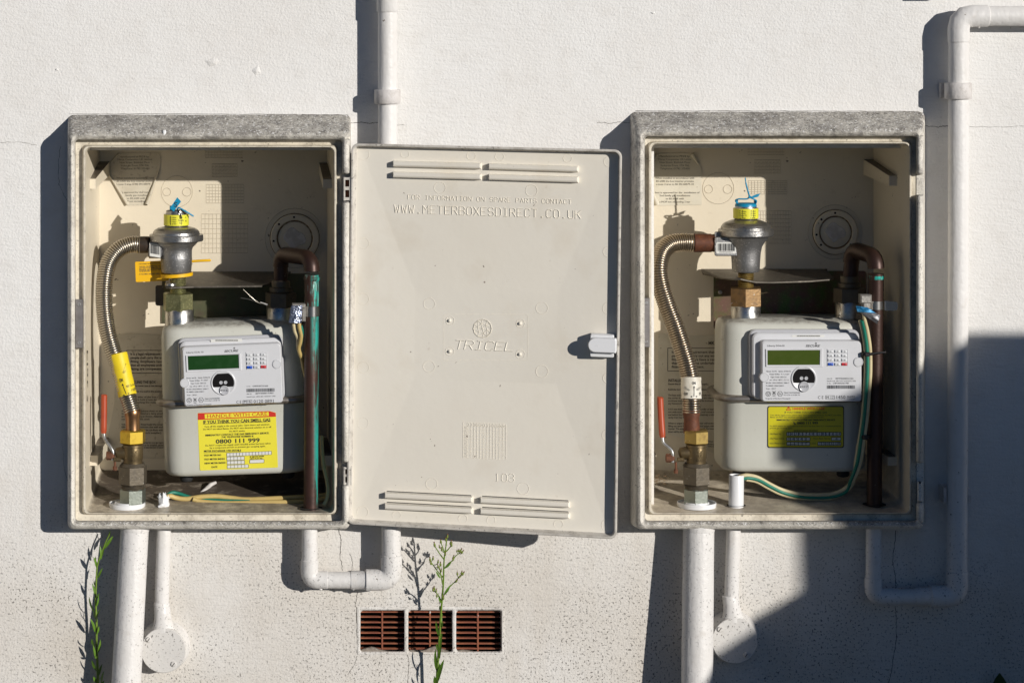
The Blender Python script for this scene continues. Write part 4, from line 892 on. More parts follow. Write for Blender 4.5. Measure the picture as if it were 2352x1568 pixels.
reg_l, fl = regulator(405, [(22,483),(23.5,484),(24,487),(24,491),(28,491.5),(28.4,493),(28.4,517),(26,519),(30,520.5),(43,523.5),(50,528),(53.5,533),(54,538),(61,538.3),(62,540),(62,551),(61,553),(50,554),(45,562)],
    [(52,553.5),(45,561),(38,568),(36,575),(36,592),(36.5,593),(34.5,622),(32,626)], (492,517,28.6), 'left regulator, wearing a yellow collar tag and blue seal',
    [('75 mbar',-14,2,499,3.6),('22 mbar',-14,2,504,3.6),('21 mbar',-14,2,509,3.6),('6 m³/hr',-12,2,514,3.6),('2nd',8,15,500,4),('Family',6,18,506,4),('Gas',8,15,512,4),('C',21,24,500,4),('N',21,24,508,4)], [])
reg_r, fr_r = regulator(1713, [(22,468),(24,470),(24.5,473),(24.5,477),(28,477.5),(28.2,479),(28.2,501),(25,503),(34,505.5),(48,511),(54,516),(57,521),(57,525.5),(62,525.8),(63,528),(63,539),(62,541),(51,542.5),(45,550)],
    [(52,544),(45,553),(37,566),(34,580),(32.5,600),(31.5,620),(29,624)], (478,501,28.4), 'right regulator, bare below with a looped blue wire seal on top',
    [('Pi max.',-19,-3,485,3.6),('Po set.',-19,-4,490,3.6),('Meter P.',-19,-2,495,3.6),('Q max.',-19,-4,500,3.6),('75 mbar',6,19,485,3.6),('22 mbar',6,19,490,3.6),('21 mbar',6,19,495,3.6),('6 m³/hr',6,18,500,3.6)], [])
# inlet arms and bar codes
mb = MB(); mb.tube([W(341,573,-90),W(343,573,-90),W(400,573,-90)], [18*U,20.5*U,20.5*U], 28); arm = mb.obj('inlet_arm', 'cast_matt', reg_l, 40)
mb = MB(); mb.loft([[W(x,y,z) for x,y in rr(342.5+i,372-i,555+i,591-i,5)] for z,i in ((-85,0),(-67,0),(-65.5,1))], True, True); mb.obj('inlet_boss', 'cast_matt', arm, 35)
mb = MB(); pq = plane(-65.2); P = [L3(*p) for p in ((1040,58),(1150,78),(1155,212),(1042,192))]; patch(mb, P, pq, .4, .3); bs = mb.obj('barcode_label', 'sticker_white', arm, 0)
def bars(zf, q, pr_, seed, par):
    mb_ = MB(); random.seed(seed); n = 0.06
    while n < .93:
        w_ = random.choice((.012,.02,.035)); A = lambda u,v: zf(q[0][0]+(q[1][0]-q[0][0])*u+(q[3][0]-q[0][0])*v, q[0][1]+(q[1][1]-q[0][1])*u+(q[3][1]-q[0][1])*v)
        mb_.add([pr_(*A(n,.1),.7),pr_(*A(n+w_,.1),.7),pr_(*A(n+w_,.78),.7),pr_(*A(n,.78),.7)], [[0,1,2,3]]); n += w_+random.choice((.012,.02,.03))
    return mb_
bars(L3, [(1040,58),(1150,78),(1155,212),(1042,192)], pq, 4, None).obj('barcode', 'ink', bs, 0)
mb = MB(); mb.loft([[W(x,y,z) for x,y in rr(1641+i,1702-i,544+i,588-i,5)] for z,i in ((-112,2),(-110,0),(-68,0),(-66,1.5))], True, True); arm = mb.obj('inlet_arm', 'cast_matt', reg_r, 35)
mb = MB(); mb.loft([[W(x,y,z) for x,y in rr(1641+i,1668-i,532+i,560-i,4)] for z,i in ((-108,0),(-78,0),(-76,1.5))], True, True); mb.obj('arm_web', 'cast_matt', arm, 35)
mb = MB(); pq = plane(-65.6); a0, a1 = R3(953,50), R3(1162,168); patch(mb, rr(a0[0],a1[0],a0[1],a1[1],3), pq, .4, .3); bs = mb.obj('barcode_label', 'sticker_white', arm, 0)
mb = bars(R3, [(958,52),(1156,52),(1156,165),(958,165)], pq, 9, None); put(mb, 'SG940126424617', *[v for v in (R3(985,0)[0],R3(1125,0)[0],R3(0,159)[1],R3(0,159)[1])], 2.6, pq, False, .7); mb.obj('barcode', 'ink', bs, 0)
# pipe stub, union nut under each regulator
for (t, ax, ys, rs, tm, yn, rn, nm, rot) in ((reg_l,405+4,(627,676),19,'zinc_gold',(672,714),36,'zinc_gold',18),(reg_r,1713,(624,668),18.5,'brass_old',(659,703),39,'bronze_nut',40)):
    f = Fr(ax, 650, -90); mb = MB(); prof = []
    y = ys[0]
    while y < ys[1]: prof += [(rs,y-650),(rs-1.2,y-650+2)]; y += 4
    mb.lathe(f, prof, 28); mb.obj('threaded_stub', tm, t, 30)
    mb = MB(); hexnut(mb, f, rn, yn[0]-650, yn[1]-650, rot); mb.obj('union_nut', nm, t, 25)
# ------------------------------------------------------------------ seals on the regulators
sb = thing('seal_tag', W(405,486,-90), 'blue plastic seal with slanted tag on top of the left regulator', 'seal')
f = Fr(405,486,-90); mb = MB(); mb.lathe(f, [(19,-3),(22,-2),(22.5,1),(20,3)], 28); mb.obj('cap', 'seal_blue', sb, 40)
mb = MB(); mb.lathe(f, [(5,-14),(6,-12),(6,-2)], 16, -9, 8); mb.obj('peg', 'seal_blue', sb, 40)
pr = plane(-68); P = [L1(*p) for p in ((1592,1018),(1632,1062),(1555,1168),(1515,1130))]; mb = MB(); patch(mb, P, pr, 2.2, 1.0); tg = mb.obj('tag', 'seal_blue', sb, 0)
mb = MB(); ribbon(mb, [L1(*p) for p in ((1592,1075),(1570,1070),(1560,1085),(1588,1100),(1580,1118),(1556,1108))], 1.8, pr, 1.4); mb.obj('tag_mark', 'ink', tg, 0)
mb = MB(); mb.tube(crv([W(*L1(1590,1140),-70),W(*L1(1615,1130),-66),W(*L1(1680,1165),-66),W(*L1(1762,1215),-70)],6), 2.0*U, 8); mb.obj('strap', 'seal_blue', sb, 60)
mb = MB(); mb.tube(crv([W(*L1(1600,1160),-66),W(*L1(1625,1195),-60),W(*L1(1640,1240),-58)],5), 1.4*U, 8); mb.obj('shadowed_tail', 'tie_black', sb, 60)  # tail coloured black, its shade put into the colour
sr = thing('seal_tag', W(1713,470,-90), 'blue wire seal with tall upright tail on the right regulator', 'seal')
f = Fr(1713,470,-90); mb = MB(); mb.lathe(f, [(19,-4),(23.5,-2),(24.8,1),(24.8,4),(21,5)], 30); mb.obj('cap', 'seal_blue', sr, 40)
for x in (-20.5, 20.5): mb = MB(); mb.box(f, x-2, x+2, -11, 0, -3, 5, .6); mb.obj('upright', 'seal_blue', sr, 30)
mb = MB(); mb.tube(crv([W(*R1(1300,1080),-85),W(*R1(1287,1050),-80),W(*R1(1320,1036),-76),W(*R1(1400,1035),-74),W(*R1(1435,1018),-74),W(*R1(1460,1030),-76),W(*R1(1503,1052),-80),W(*R1(1500,1080),-85)],6), 1.7*U, 8); mb.obj('wire_loop', 'seal_blue', sr, 60)
mb = MB(); mb.tube(crv([W(*R1(1435,1018),-74),W(*R1(1415,950),-78),W(*R1(1395,870),-80),W(*R1(1387,812),-80)],6), [1.9*U]*13+[1.3*U]*6, 8); mb.obj('tail', 'seal_blue', sr, 60)
pr = plane(-72); mb = MB(); P = [R1(*p) for p in ((1452,1010),(1490,992),(1545,977),(1522,1012),(1460,1030))]; patch(mb, P, pr, 1.6, .6); mb.obj('tag', 'seal_blue', sr, 0)
mb = MB(); mb.box(plane(-73), *[v for v in (R1(1420,0)[0],R1(1450,0)[0],R1(0,1005)[1],R1(0,1030)[1])], -3, 3, .6); mb.obj('lock_block', 'seal_blue', sr, 0)
# yellow seal on left regulator
sy = thing('seal_tag', W(405,631,-90), 'yellow plastic seal card looped round the left regulator neck', 'seal')
pr = plane(-108); mb = MB(); P = [L3(*p) for p in ((898,253),(1000,250),(1200,240),(1250,400),(1240,450),(905,465),(897,455),(889,262))]; patch(mb, P, pr, 2, .8); cd = mb.obj('card', 'seal_yellow', sy, 0)
mb = textlines([('UTILITA ENERGY METER TEST POINT SEAL',928,1160,281,8,272,B_),('THIS SEAL CAN BE REMOVED FOR',932,1155,310,11,301,B_),('ANY TESTS TO BE COMPLETED ON',932,1158,328,11,318,B_),('THIS METER, AND DOES NOT NEED',932,1162,345,11,335,B_),('TO BE REPLACED.',934,1050,360,11,355,B_),('IF YOU SMELL GAS, CALL 0800 111 999',935,1190,389,11,380,B_)], L3, pr, lift=1.3); mb.obj('lettering', 'ink_faint', cd, 0)
f = Fr(406,631,-90); mb = MB(); mb.loft([[f(35*q*math.cos(a), y-2.5*math.cos(a)*1.0, 35*q*math.sin(a)) for a in [2*math.pi*k/36 for k in range(36)]] for q,y in ((1.0,-4),(1.06,-3.6),(1.06,3.6),(1.0,4))]); mb.obj('loop', 'seal_yellow', sy, 40)
mb = MB(); mb.tube([W(*L3(1440,252),-112),W(*L3(1560,243),-110),W(*L3(1670,238),-108),W(*L3(1684,238),-108)], [3*U,3*U,3.2*U,1.5*U], 10); mb.obj('strap', 'seal_yellow', sy, 60)

# ------------------------------------------------------------------ meter brackets
def shelf(t, fr, poly, y, th, m_): 
    mb = MB(); sl = 17/170.0; mb.poly([fr(x,y+z*sl,z) for x,z in poly], [fr(x,y+z*sl+th,z) for x,z in poly]); return mb.obj('shelf_plate', m_, t, 0)
bl = thing('meter_bracket', W(540,740,-245), 'dull steel bracket shelf over the left gas meter', 'bracket', 'meter bracket plates')
f = Fr(405,657,-72)
shelf(bl, f, [(-24,8),(-12,12),(20,6),(40,2),(196,-6),(228,-60),(262,-170),(-24,-170),(-30,-100)], 0, 3.5, 'bracket_steel')
mb = MB(); mb.box(W, 372,712,628,742,-249,-244); mb.obj('back_plate', 'bracket_olive', bl, 0)
mb = MB(); mb.lathe(Fr(392,655,-70), [(12,-5),(13,-3),(13,1),(8,2)], 20); mb.obj('lug_bolt', 'cast_alloy', bl, 40)
mb = MB(); mb.loft([[W(x,y,z) for x,y in rr(357,377,655,702,5)] for z in (-200,-150)], True, True); mb.obj('side_tab', 'bracket_steel', bl, 30)
br_ = thing('meter_bracket', W(1790,757,-245), 'passivated bracket with bent front lip over the right gas meter', 'bracket', 'meter bracket plates')
f = Fr(1713,642,-72)
mb = MB(); L_ = []
for (x, zf_, dy) in ((-76,-150,0),(-48,-60,2),(-28,8,-2),(-14,14,-4),(6,10,1),(24,6,5),(60,2,6),(150,-8,4),(200,-30,2),(215,-60,1),(222,-170,0)):
    L_.append([f(x,dy*.9,zf_),f(x,dy*.9+3,zf_),f(x,-5,-172),f(x,-8,-172)])
mb.loft(L_, True, True); mb.obj('shelf_plate', 'bracket_steel', br_, 30)
mb = MB(); mb.loft([[W(x,y,z) for x,y in rr(1639,1990,622,757,7)] for z in (-248,-243)], True, True); mb.obj('back_plate', 'bracket_iris', br_, 0)
mb = MB(); mb.disc(Fr(1654,671,-243), [(5,-.5),(5,1.5),(3.5,2.6)], 14); mb.obj('rivet', 'screw_steel', br_, 40)

# ------------------------------------------------------------------ flexible hoses
def hose(pts, r, pitch, m_, label, sl, ends):
    P = [W(*p) for p in pts]; t = thing('flexible_gas_hose', P[-1], label, 'gas hose', 'corrugated steel gas hoses')
    path = resample(crv(P, 24), pitch*U/8); rad = [(r-.4+3.4*math.sqrt(abs(math.cos(math.pi*i/8))))*U for i in range(len(path))]
    mb = MB(); mb.tube(path, rad, 24, False); mb.obj('corrugated_tube', m_, t, 50)
    a, b, sr_, sm = sl; mb = MB(); n = 12
    seg = [W(*a)+(W(*b)-W(*a))*(i/n) for i in range(n+1)]; mb.tube(seg, [sr_*U*(1+.015*math.sin(i*1.7)) for i in range(n+1)], 28); s_ = mb.obj('label_sleeve', sm, t, 50)
    for (p, q, prof, em) in ends:
        p, q = W(*p), W(*q); mb = MB(); mb.tube([p+(q-p)*u for u,_ in prof], [x*U for _,x in prof], 28); mb.obj('end_sleeve', em, t, 40)
    return t, s_
hl, sl_ = hose([(322,562,-90),(300,562,-90),(272,574,-86),(250,602,-76),(241,640,-62),(239,690,-50),(244,745,-38),(256,795,-28),(270,835,-20),(283,880,-10),(296,920,-2),(304,946,4)], 17, 5.3, 'stainless', 'left corrugated gas hose with a yellow ON-OFF sleeve',
    ((271,813,-22),(293,908,-4),21.5,'sleeve_yellow'), [((343,562,-90),(316,562,-90),[(0,18),(.05,19.5),(.9,19.5),(1,18.5)],'dark_sleeve'),((304,938,4),(305,988,5),[(0,17),(.05,19),(.25,19),(.35,17.8),(.5,16.5),(.85,16.5),(1,17)],'copper_sleeve')])
def along(a, b, r, c0):
    A, B = W(*a), W(*b)
    def f(x, y, h=0.0):
        t_ = (y-a[1])/(b[1]-a[1]); c = A+(B-A)*t_; ax = a[0]+(b[0]-a[0])*t_
        q = max(-.99,min(.99,(x-ax)/r)); rr_ = (r+h)*U; return c+Vector((q*rr_, -math.sqrt(1-q*q)*rr_, 0))
    return f
pr = along((271,813,-22),(293,908,-4),21.9,0); mb = MB()
(a,ya),(b,yb) = L5(632,52), L5(664,43); put(mb,'ON',a,b,ya,yb,7.5,pr,True,.6)
(a,ya),(b,yb) = L5(737,145), L5(770,136); put(mb,'OFF',a,b,ya,yb,7.5,pr,True,.6)
ribbon(mb, [L5(657,70),L5(690,158)], 1.3, pr, .6); ribbon(mb, [L5(660,172),L5(714,150)], 1.3, pr, .6)
for tip, w1, w2 in (((655,62),(650,84),(669,78)),((656,174),(672,158),(678,172)),((718,148),(702,146),(708,160))):
    q = [L5(*tip),L5(*w1),L5(*w2)]; mb.add([pr(x,y,.6) for x,y in q], [[0,1,2]])
(a,ya),(b,yb) = L5(692,100), L5(760,84); put(mb,'MOP 75mbar',a,b,ya,yb,5.5,pr,False,.6)
(a,ya),(b,yb) = L3(790,1408), L3(822,1310); put(mb,'PROTECT',a,b,ya,yb,6,pr,False,.6)
mb.obj('lettering', 'ink', sl_, 0)
hr, sl_ = hose([(1592,558,-90),(1568,557,-90),(1540,561,-84),(1520,580,-70),(1512.5,615,-50),(1518,655,-38),(1532,700,-28),(1549,745,-20),(1564,790,-14),(1577,832,-8),(1585,870,-4),(1588,910,2),(1589,948,5)], 18.8, 5.5, 'stainless_warm', 'right corrugated gas hose with a white ON-OFF sleeve',
    ((1587,866,-4),(1588,915,3),23.2,'sleeve_white'), [((1641,558,-90),(1586,558,-90),[(0,20),(.03,21),(.12,20),(.14,21.5),(.85,21.5),(.87,19.5),(1,19)],'rust_sleeve'),((1588,938,5),(1589,994,5),[(0,17),(.05,20),(.12,20.5),(.4,17.5),(.6,18),(.97,19.5),(1,19)],'rust_sleeve')])
pr = along((1587,866,-4),(1588,915,3),23.5,0); mb = MB()
(a,ya),(b,yb) = R5(586,70), R5(621,70); put(mb,'ON',a,b,ya,yb,6,pr,True,.6)
(a,ya),(b,yb) = R5(518,166), R5(550,171); put(mb,'OFF',a,b,ya,yb,6,pr,True,.6); (a,ya),(b,yb) = R5(656,170), R5(674,164); put(mb,'OF',a,b,ya,yb,6,pr,True,.6)
(a,ya),(b,yb) = R5(518,108), R5(566,130); put(mb,'75mbar',a,b,ya,yb,5,pr,False,.6); (a,ya),(b,yb) = R5(632,130), R5(672,112); put(mb,'MOP 7',a,b,ya,yb,5,pr,False,.6)
ribbon(mb, [R5(605,90),R5(605,178)], 1.2, pr, .6); ribbon(mb, [R5(576,178),R5(634,178)], 1.2, pr, .6)
for q in (((605,82),(596,100),(614,100)),((572,178),(588,170),(588,186)),((638,178),(622,170),(622,186))): mb.add([pr(*R5(*p),.6) for p in q], [[0,1,2]])
mb.obj('lettering', 'ink', sl_, 0)

# ------------------------------------------------------------------ shut-off valves
def valve(ax, dyy, label, mats, lever, fl_):
    t = thing('shut_off_valve', W(ax,1160,6), label, 'gas valve', 'gas shut-off valves'); f = Fr(ax, 1000, 6)
    Y = lambda y: y-1000
    mb = MB(); hexnut(mb, f, 30.5, Y(986), Y(1018), 38, 3); mb.obj('union_nut', mats[0], t, 25)
    mb = MB(); mb.lathe(f, [(20,Y(1016)),(20.5,Y(1018)),(23.5,Y(1020)),(23.8,Y(1026)),(22.8,Y(1027)),(23.5,Y(1030)),(24,Y(1050)),(22,Y(1056)),(23,Y(1066)),(20,Y(1068))], 32); bd = mb.obj('valve_body', mats[1], t, 35)
    mb = MB(); pc = cyl(ax,6,24.2); x_ = ax+4
    put(mb, 'SPERRIN', x_, x_, 1055, 1022, 5, lambda x,y,h=0: pc(x,y,h), True, 0, .9); put(mb, 'FR', x_+8, x_+8, 1045, 1030, 5, pc, True, 0, .9); mb.obj('cast_lettering', mats[1], bd, 0)
    mb = MB(); hexnut(mb, f, 34, Y(1067), Y(1112), 38, 3); mb.lathe(f, [(26,Y(1062)),(31,Y(1069))], 24); mb.obj('hex_collar', mats[2], t, 25)
    mb = MB(); prof = []; y = 1110
    while y < 1124: prof += [(27,Y(y)),(25.5,Y(y+1.6))]; y += 3.2
    mb.lathe(f, prof, 28); mb.obj('taped_thread', 'bronze_grey', t, 30)
    mb = MB(); hexnut(mb, f, 30.5, Y(1120), Y(1160), 42, 3); mb.obj('base_nut', 'zinc_hex', t, 25)
    fx, fy, frr = fl_; g = Fr(fx, fy, 8)
    mb = MB(); mb.lathe(g, [(24,-8),(28,-9),(29,-4),(frr-3,-4),(frr-2.6,-8),(frr-.5,-8),(frr,-4),(frr-1,3),(24,3)], 40); mb.obj('floor_flange', 'white_plastic', t, 35)
    mb = MB(); mb.lathe(Fr(ax,1170,6), [(20,-30),(20,20)], 16); mb.obj('riser', 'zinc_hex', t, 35)
    # lever side
    s0 = ax-24; mb = MB(); c = W(s0,1040,10)
    mb.tube([W(ax-10,1040,8),W(s0-2,1040,8),W(s0-12,1041,8),W(s0-16,1042,8)], [15*U,14.5*U,13.5*U,7*U], 20); mb.obj('stem_boss', mats[1], t, 40)
    mb = MB(); mb.box(W, s0-20, s0-3, 1050, 1060, 2, 18, 1.5); mb.obj('stop_lug', mats[1], t, 30)
    gp, gr_, arm, bolt, pin = lever
    mb = MB(); mb.tube(crv([W(*p) for p in arm],6), [4.2*U]*(6*(len(arm)-1)+1), 10); lv = mb.obj('lever', 'lever_steel', t, 40)
    pp = crv([W(*p) for p in gp], 6); n = len(pp); mb = MB(); mb.tube(pp, [gr_*U*(.55 if i == 0 else .9 if i == 1 else .8 if i == n-1 else 1) for i in range(n)], 16); mb.obj('grip', 'grip_red', lv, 50)
    mb = MB(); bx, by = bolt; mb.tube([W(bx-8,by,8),W(bx-7,by,8),W(bx+6,by,8),W(bx+12,by,8)], [8*U,10*U,10*U,6*U], 6); mb.obj('lever_nut', 'rust', lv, 20)
    mb = MB(); px, py = pin; mb.tube([W(px,py-22,14),W(px,py-4,14)], 2.6*U, 8); mb.tube([W(px,py-5,14),W(px,py+4,14)], 5*U, 10); mb.obj('seal_screw', 'rust', lv, 30)
    return t
v_l = valve(305, 0, 'gas shut-off valve with upright red lever, left box', ('brass','bronze','bronze_grey'),
    ([L5(485,172)+(-10,),L5(484,200)+(-10,),L5(483,340)+(-8,),L5(480,520)+(-5,)], 7.2, [L5(482,510)+(-5,),L5(490,570)+(0,),L5(540,640)+(8,),L5(565,690)+(10,),L5(562,760)+(10,)], L5(535,720), L5(582,836)), (292,1161,42))
v_r = valve(1599, 0, 'gas shut-off valve with slanted orange-red lever, right box', ('brass_old','bronze','bronze_grey'),
    ([R5(316,196)+(-10,),R5(316,225)+(-10,),R5(324,380)+(-6,),R5(336,558)+(0,)], 7.4, [R5(336,550)+(0,),R5(345,605)+(3,),R5(405,660)+(8,),R5(425,700)+(10,),R5(425,780)+(10,)], R5(396,742), R5(456,862)), (1600,1160,45))

# ------------------------------------------------------------------ pipes
def fillet(pts, R, n=10):
    P = [Vector(p) for p in pts]; out = [P[0]]
    for i in range(1, len(P)-1):
        a = (P[i-1]-P[i]).normalized(); b = (P[i+1]-P[i]).normalized()
        th = a.angle(b); tl = min(R*U/math.tan(th/2), (P[i-1]-P[i]).length*.49, (P[i+1]-P[i]).length*.49)
        s, e = P[i]+a*tl, P[i]+b*tl
        for k in range(n+1):
            t = k/n; out.append(s*(1-t)**2 + P[i]*2*t*(1-t) + e*t*t)
    out.append(P[-1]); return out
def pipe(t, pts, r, name='pipe', m_='pipe_paint', seg=32, wob=0.0):
    P = [W(*p) for p in pts]; n = 14; path = []
    for a, b in zip(P, P[1:]):
        path += [a+(b-a)*(k/n) for k in range(n)]
    path.append(P[-1]); r = r if hasattr(r,'__len__') else (r,r)
    rad = [(r[0]+(r[1]-r[0])*i/(len(path)-1))*U*(1+wob*math.sin(i*1.3)) for i in range(len(path))]
    mb = MB(); mb.tube(path, rad, seg); return mb.obj(name, m_, t, 50)
def elbow(t, a, c, b, r, sk, R, m_='pipe_paint', mitre=5, ra=None, rb=None, name='elbow'):
    """a, b: socket mouths; c: corner. sk: socket wall"""
    A, C, B = W(*a), W(*c), W(*b); path = fillet([A,C,B], R, mitre); n = len(path)
    ra = ra or r; rb = rb or r
    pts = [path[0], path[0]+(path[1]-path[0])*.04] + path[1:-1] + [path[-1]+(path[-2]-path[-1])*.04, path[-1]]
    m = len(pts); rad = []
    for i in range(m):
        u = i/(m-1); q = ra+(rb-ra)*u; rad.append((q+sk)*U)
    rad[0] = (ra+sk*.5)*U; rad[-1] = (rb+sk*.5)*U
    mb = MB(); mb.tube(pts, rad, 32); return mb.obj(name, m_, t, 32)
def clip(t, x, y0, y1, r, z, w):
    f = Fr(x, (y0+y1)/2, z); h = (y1-y0)/2
    mb = MB(); mb.lathe(f, [(r,-h),(r+6.5,-h+.6),(r+8,-h+2.5),(r+8,h-2.5),(r+6.5,h-.6),(r,h)], 32, cap0=False, cap1=False)
    c = mb.obj('pipe_clip', 'clip_paint', t, 40)
    mb = MB(); mb.box(f, -w/2, w/2, -h+1, h-1, -z+.2, -z+14, 1.5); mb.box(f, -r*.55, r*.55, -h+3, h-3, -z+8, -r*.7, 1); mb.obj('clip_base', 'clip_paint', c, 30)
ZP = 48
dp_ = thing('pvc_gas_pipe', W(899,1330,ZP), 'white painted pipe passing behind the open door, U-bend under left box', 'pipe')
pipe(dp_, [(890,-60,ZP),(890.5,330,ZP),(899,1280,ZP)], 22)
mb = MB(); mb.tube([W(890,-60,ZP),W(890,26,ZP),W(890,28.5,ZP)], [24.8*U,24.8*U,23*U], 32); mb.obj('socket', 'pipe_paint', dp_, 40)
clip(dp_, 890, 206, 239, 22, ZP, 60)
elbow(dp_, (899,1273,ZP), (899,1331,ZP), (840,1331,ZP), 22, 2.4, 34)
mb = MB(); mb.tube([W(841,1331,ZP),W(839,1331,ZP),W(812,1331.5,ZP),W(806,1331.5,ZP)], [22*U,20.8*U,20.8*U,20*U], 32); mb.obj('reducer', 'pipe_paint', dp_, 40)
pipe(dp_, [(812,1331.5,ZP),(745,1331,ZP)], 18.8)
elbow(dp_, (752,1331,ZP), (711,1331,ZP), (711,1284,ZP), 18, 2.0, 34)
pipe(dp_, [(711,1290,ZP),(711,1196,ZP)], 18)
rp_ = thing('pvc_gas_pipe', W(2198,1368,ZP), 'white painted pipe rising past the right box to a top elbow', 'pipe')
pipe(rp_, [(2202,90,ZP),(2201,600,ZP),(2198,1320,ZP)], 23)
elbow(rp_, (2202,97.5,ZP), (2202,37,ZP), (2269,37,ZP), 22.6, 2.2, 36, mitre=3)
pipe(rp_, [(2262,37,ZP),(2760,38,ZP)], 22.4)
mb = MB(); mb.lathe(Fr(2249,60,ZP), [(2.5,-3),(3.2,1),(2.2,4),(.6,5.5)], 10); mb.obj('paint_drip', 'pipe_paint', rp_, 60)
clip(rp_, 2201, 190, 228, 23, ZP, 66)
elbow(rp_, (2198,1311,ZP), (2198,1369,ZP), (2136,1369,ZP), 22.6, 2.2, 36)
mb = MB(); mb.tube([W(2137,1369,ZP),W(2135,1369,ZP),W(2106,1369.5,ZP),W(2100,1370,ZP)], [22*U,20.6*U,20.2*U,19*U], 32); mb.obj('reducer', 'pipe_paint', rp_, 40)
pipe(rp_, [(2104,1370,ZP),(2055,1370,ZP)], 17.8)
elbow(rp_, (2062,1370,ZP), (2006,1370,ZP), (2006,1325,ZP), 17.5, 2.0, 36)
pipe(rp_, [(2006,1330,ZP),(2007,1196,ZP)], 17.5)
f = Fr(2198,1137,ZP)
for s in (-1,1):
    mb = MB(); mb.loft([[f(s*(26+i)-3.5*s,-17,z),f(s*(26+i)+3.5*s,-18,z),f(s*(26+i)+3.5*s,17,z),f(s*(26+i)-3.5*s,18,z)] for z,i in ((-40,0),(-4,0),(4,2))], True, True); mb.obj('clip_jaw', 'clip_paint', rp_, 30)
mb = MB(); mb.box(f, -30, 30, -18, 18, -ZP+.3, -ZP+12, 1.5); mb.obj('clip_base', 'clip_paint', rp_, 30)
for (par, x, y, r) in ((dp_,C3(722,0)[0],1350.5,4),(dp_,C3(870,0)[0],1354,5),(dp_,C3(420,0)[0],1351,4.5),(dp_,C3(1090,0)[0],1338,4.5),(rp_,2080,1387,3.5),(rp_,2232,59,3)):
    mb = MB(); mb.lathe(Fr(x,y,ZP+4), [(r*.5,-3),(r,0),(r*.8,2.5),(r*.2,4.5)], 10); mb.obj('paint_drip', 'pipe_paint', par, 60)
# wide service ducts below the boxes
for pts, r, lab in (([(310,1203,46),(290,1568,76),(279,1765,92)],(32,35.6),'wide white service pipe leaning out under the left meter box'),
                    ([(1605,1203,54),(1601,1568,83),(1598,1765,98)],(35,36.5),'wide white service pipe under the right meter box')):
    t = thing('service_pipe', W(*pts[-1]), lab, 'pipe', 'service pipes rising from the ground'); pipe(t, pts, r, 'pipe', 'pipe_paint', 40, .003)
    a = pts[0]; mb = MB(); mb.tube([W(a[0],a[1],a[2]),W(a[0]-.3,a[1]+14,a[2]+1),W(a[0]-.4,a[1]+16,a[2]+1)], [(r[0]+1.3)*U,(r[0]+1.3)*U,r[0]*U], 40); mb.obj('paint_collar', 'pipe_paint', t, 40)
# conduits with round junction boxes
def conduit(x0, x1, y1, cx, cy, r, lab, scr, stub=None):
    t = thing('conduit', W(cx,cy,0), lab, 'conduit', 'conduits with round junction boxes'); z = 27
    pipe(t, [(x0,1203,z),(x1,y1+4,z)], 16.3)
    FZ = 45.5; f = Fr(cx, cy, FZ); ny0, ny1 = y1-cy, -r*.86
    xo = x1-cx
    mb = MB()
    L_ = []
    for (y, w) in ((ny0,16.5),(ny0+.6,18.8),(ny0+20,19),(ny0+(ny1-ny0)*.62,20.5),(ny1-4,25),(ny1+4,29)):
        u = (y-ny0)/(ny1-ny0); L_.append([f(xo*(1-u)+w*math.cos(a), y, z-FZ+19*math.sin(a)*1.0) for a in [2*math.pi*k/28 for k in range(28)]])
    mb.loft(L_, True, True); mb.obj('spout', 'pipe_paint', t, 45)
    mb = MB(); mb.disc(f, [(r+8,.2-FZ),(r+4,18-FZ),(r+.8,33-FZ),(r-.6,36-FZ)], 48, cap0=False); jb = mb.obj('junction_box', 'pipe_paint', t, 40)
    mb = MB(); mb.disc(f, [(r-.8,36-FZ),(r+.2,37.5-FZ),(r,43.5-FZ),(r-1.5,45.5-FZ),(r*.5,45.9-FZ)], 48); lid = mb.obj('lid', 'lid_paint', t, 40)
    for (sx, sy) in scr:
        g = Fr(sx, sy, 45.5); mb = MB(); mb.disc(g, [(7.2,-.5),(7.0,-.2),(6.2,-.6),(6.2,2.4),(5,3.8),(2,4.0)], 18); sc = mb.obj('screw', 'lid_paint', lid, 40)
        mb = MB(); q = math.radians(55); ribbon(mb, [(sx-4.5*math.cos(q),sy+4.5*math.sin(q)),(sx+4.5*math.cos(q),sy-4.5*math.sin(q))], 1.6, plane(45.5), 4.3); mb.obj('slot', 'crack_line', lid, 0)
    return t
cl_ = conduit(377, 371, 1394, 375, 1493, 52, 'narrow conduit ending in a round junction box, beside left service pipe', [L6(908,1165),L6(1138,1390)])
mb = MB(); mb.tube([W(371.7,1383,27),W(371.6,1385,27),W(371.4,1390,27),W(371.3,1394,27)], [16.8*U,18.2*U,17.6*U,16.6*U], 28); mb.obj('paint_bead', 'pipe_paint', cl_, 50)
cr_ = conduit(1685.5, 1680, 1371, 1688, 1471, 53, 'narrow conduit ending in a round junction box, half in shadow', [R6(873,1070),R6(1115,1305)])
mb = MB(); P0, P1 = W(1691.5,1090,12), W(1690.5,1168,12)
mb.tube([P0,P0+(P1-P0)*.02,P1], [16.6*U,17.2*U,17.2*U], 30, False); mb.tube([P0,P1], 14.8*U, 30, False)
mb.obj('stub_in_box', 'white_plastic', cr_, 40)
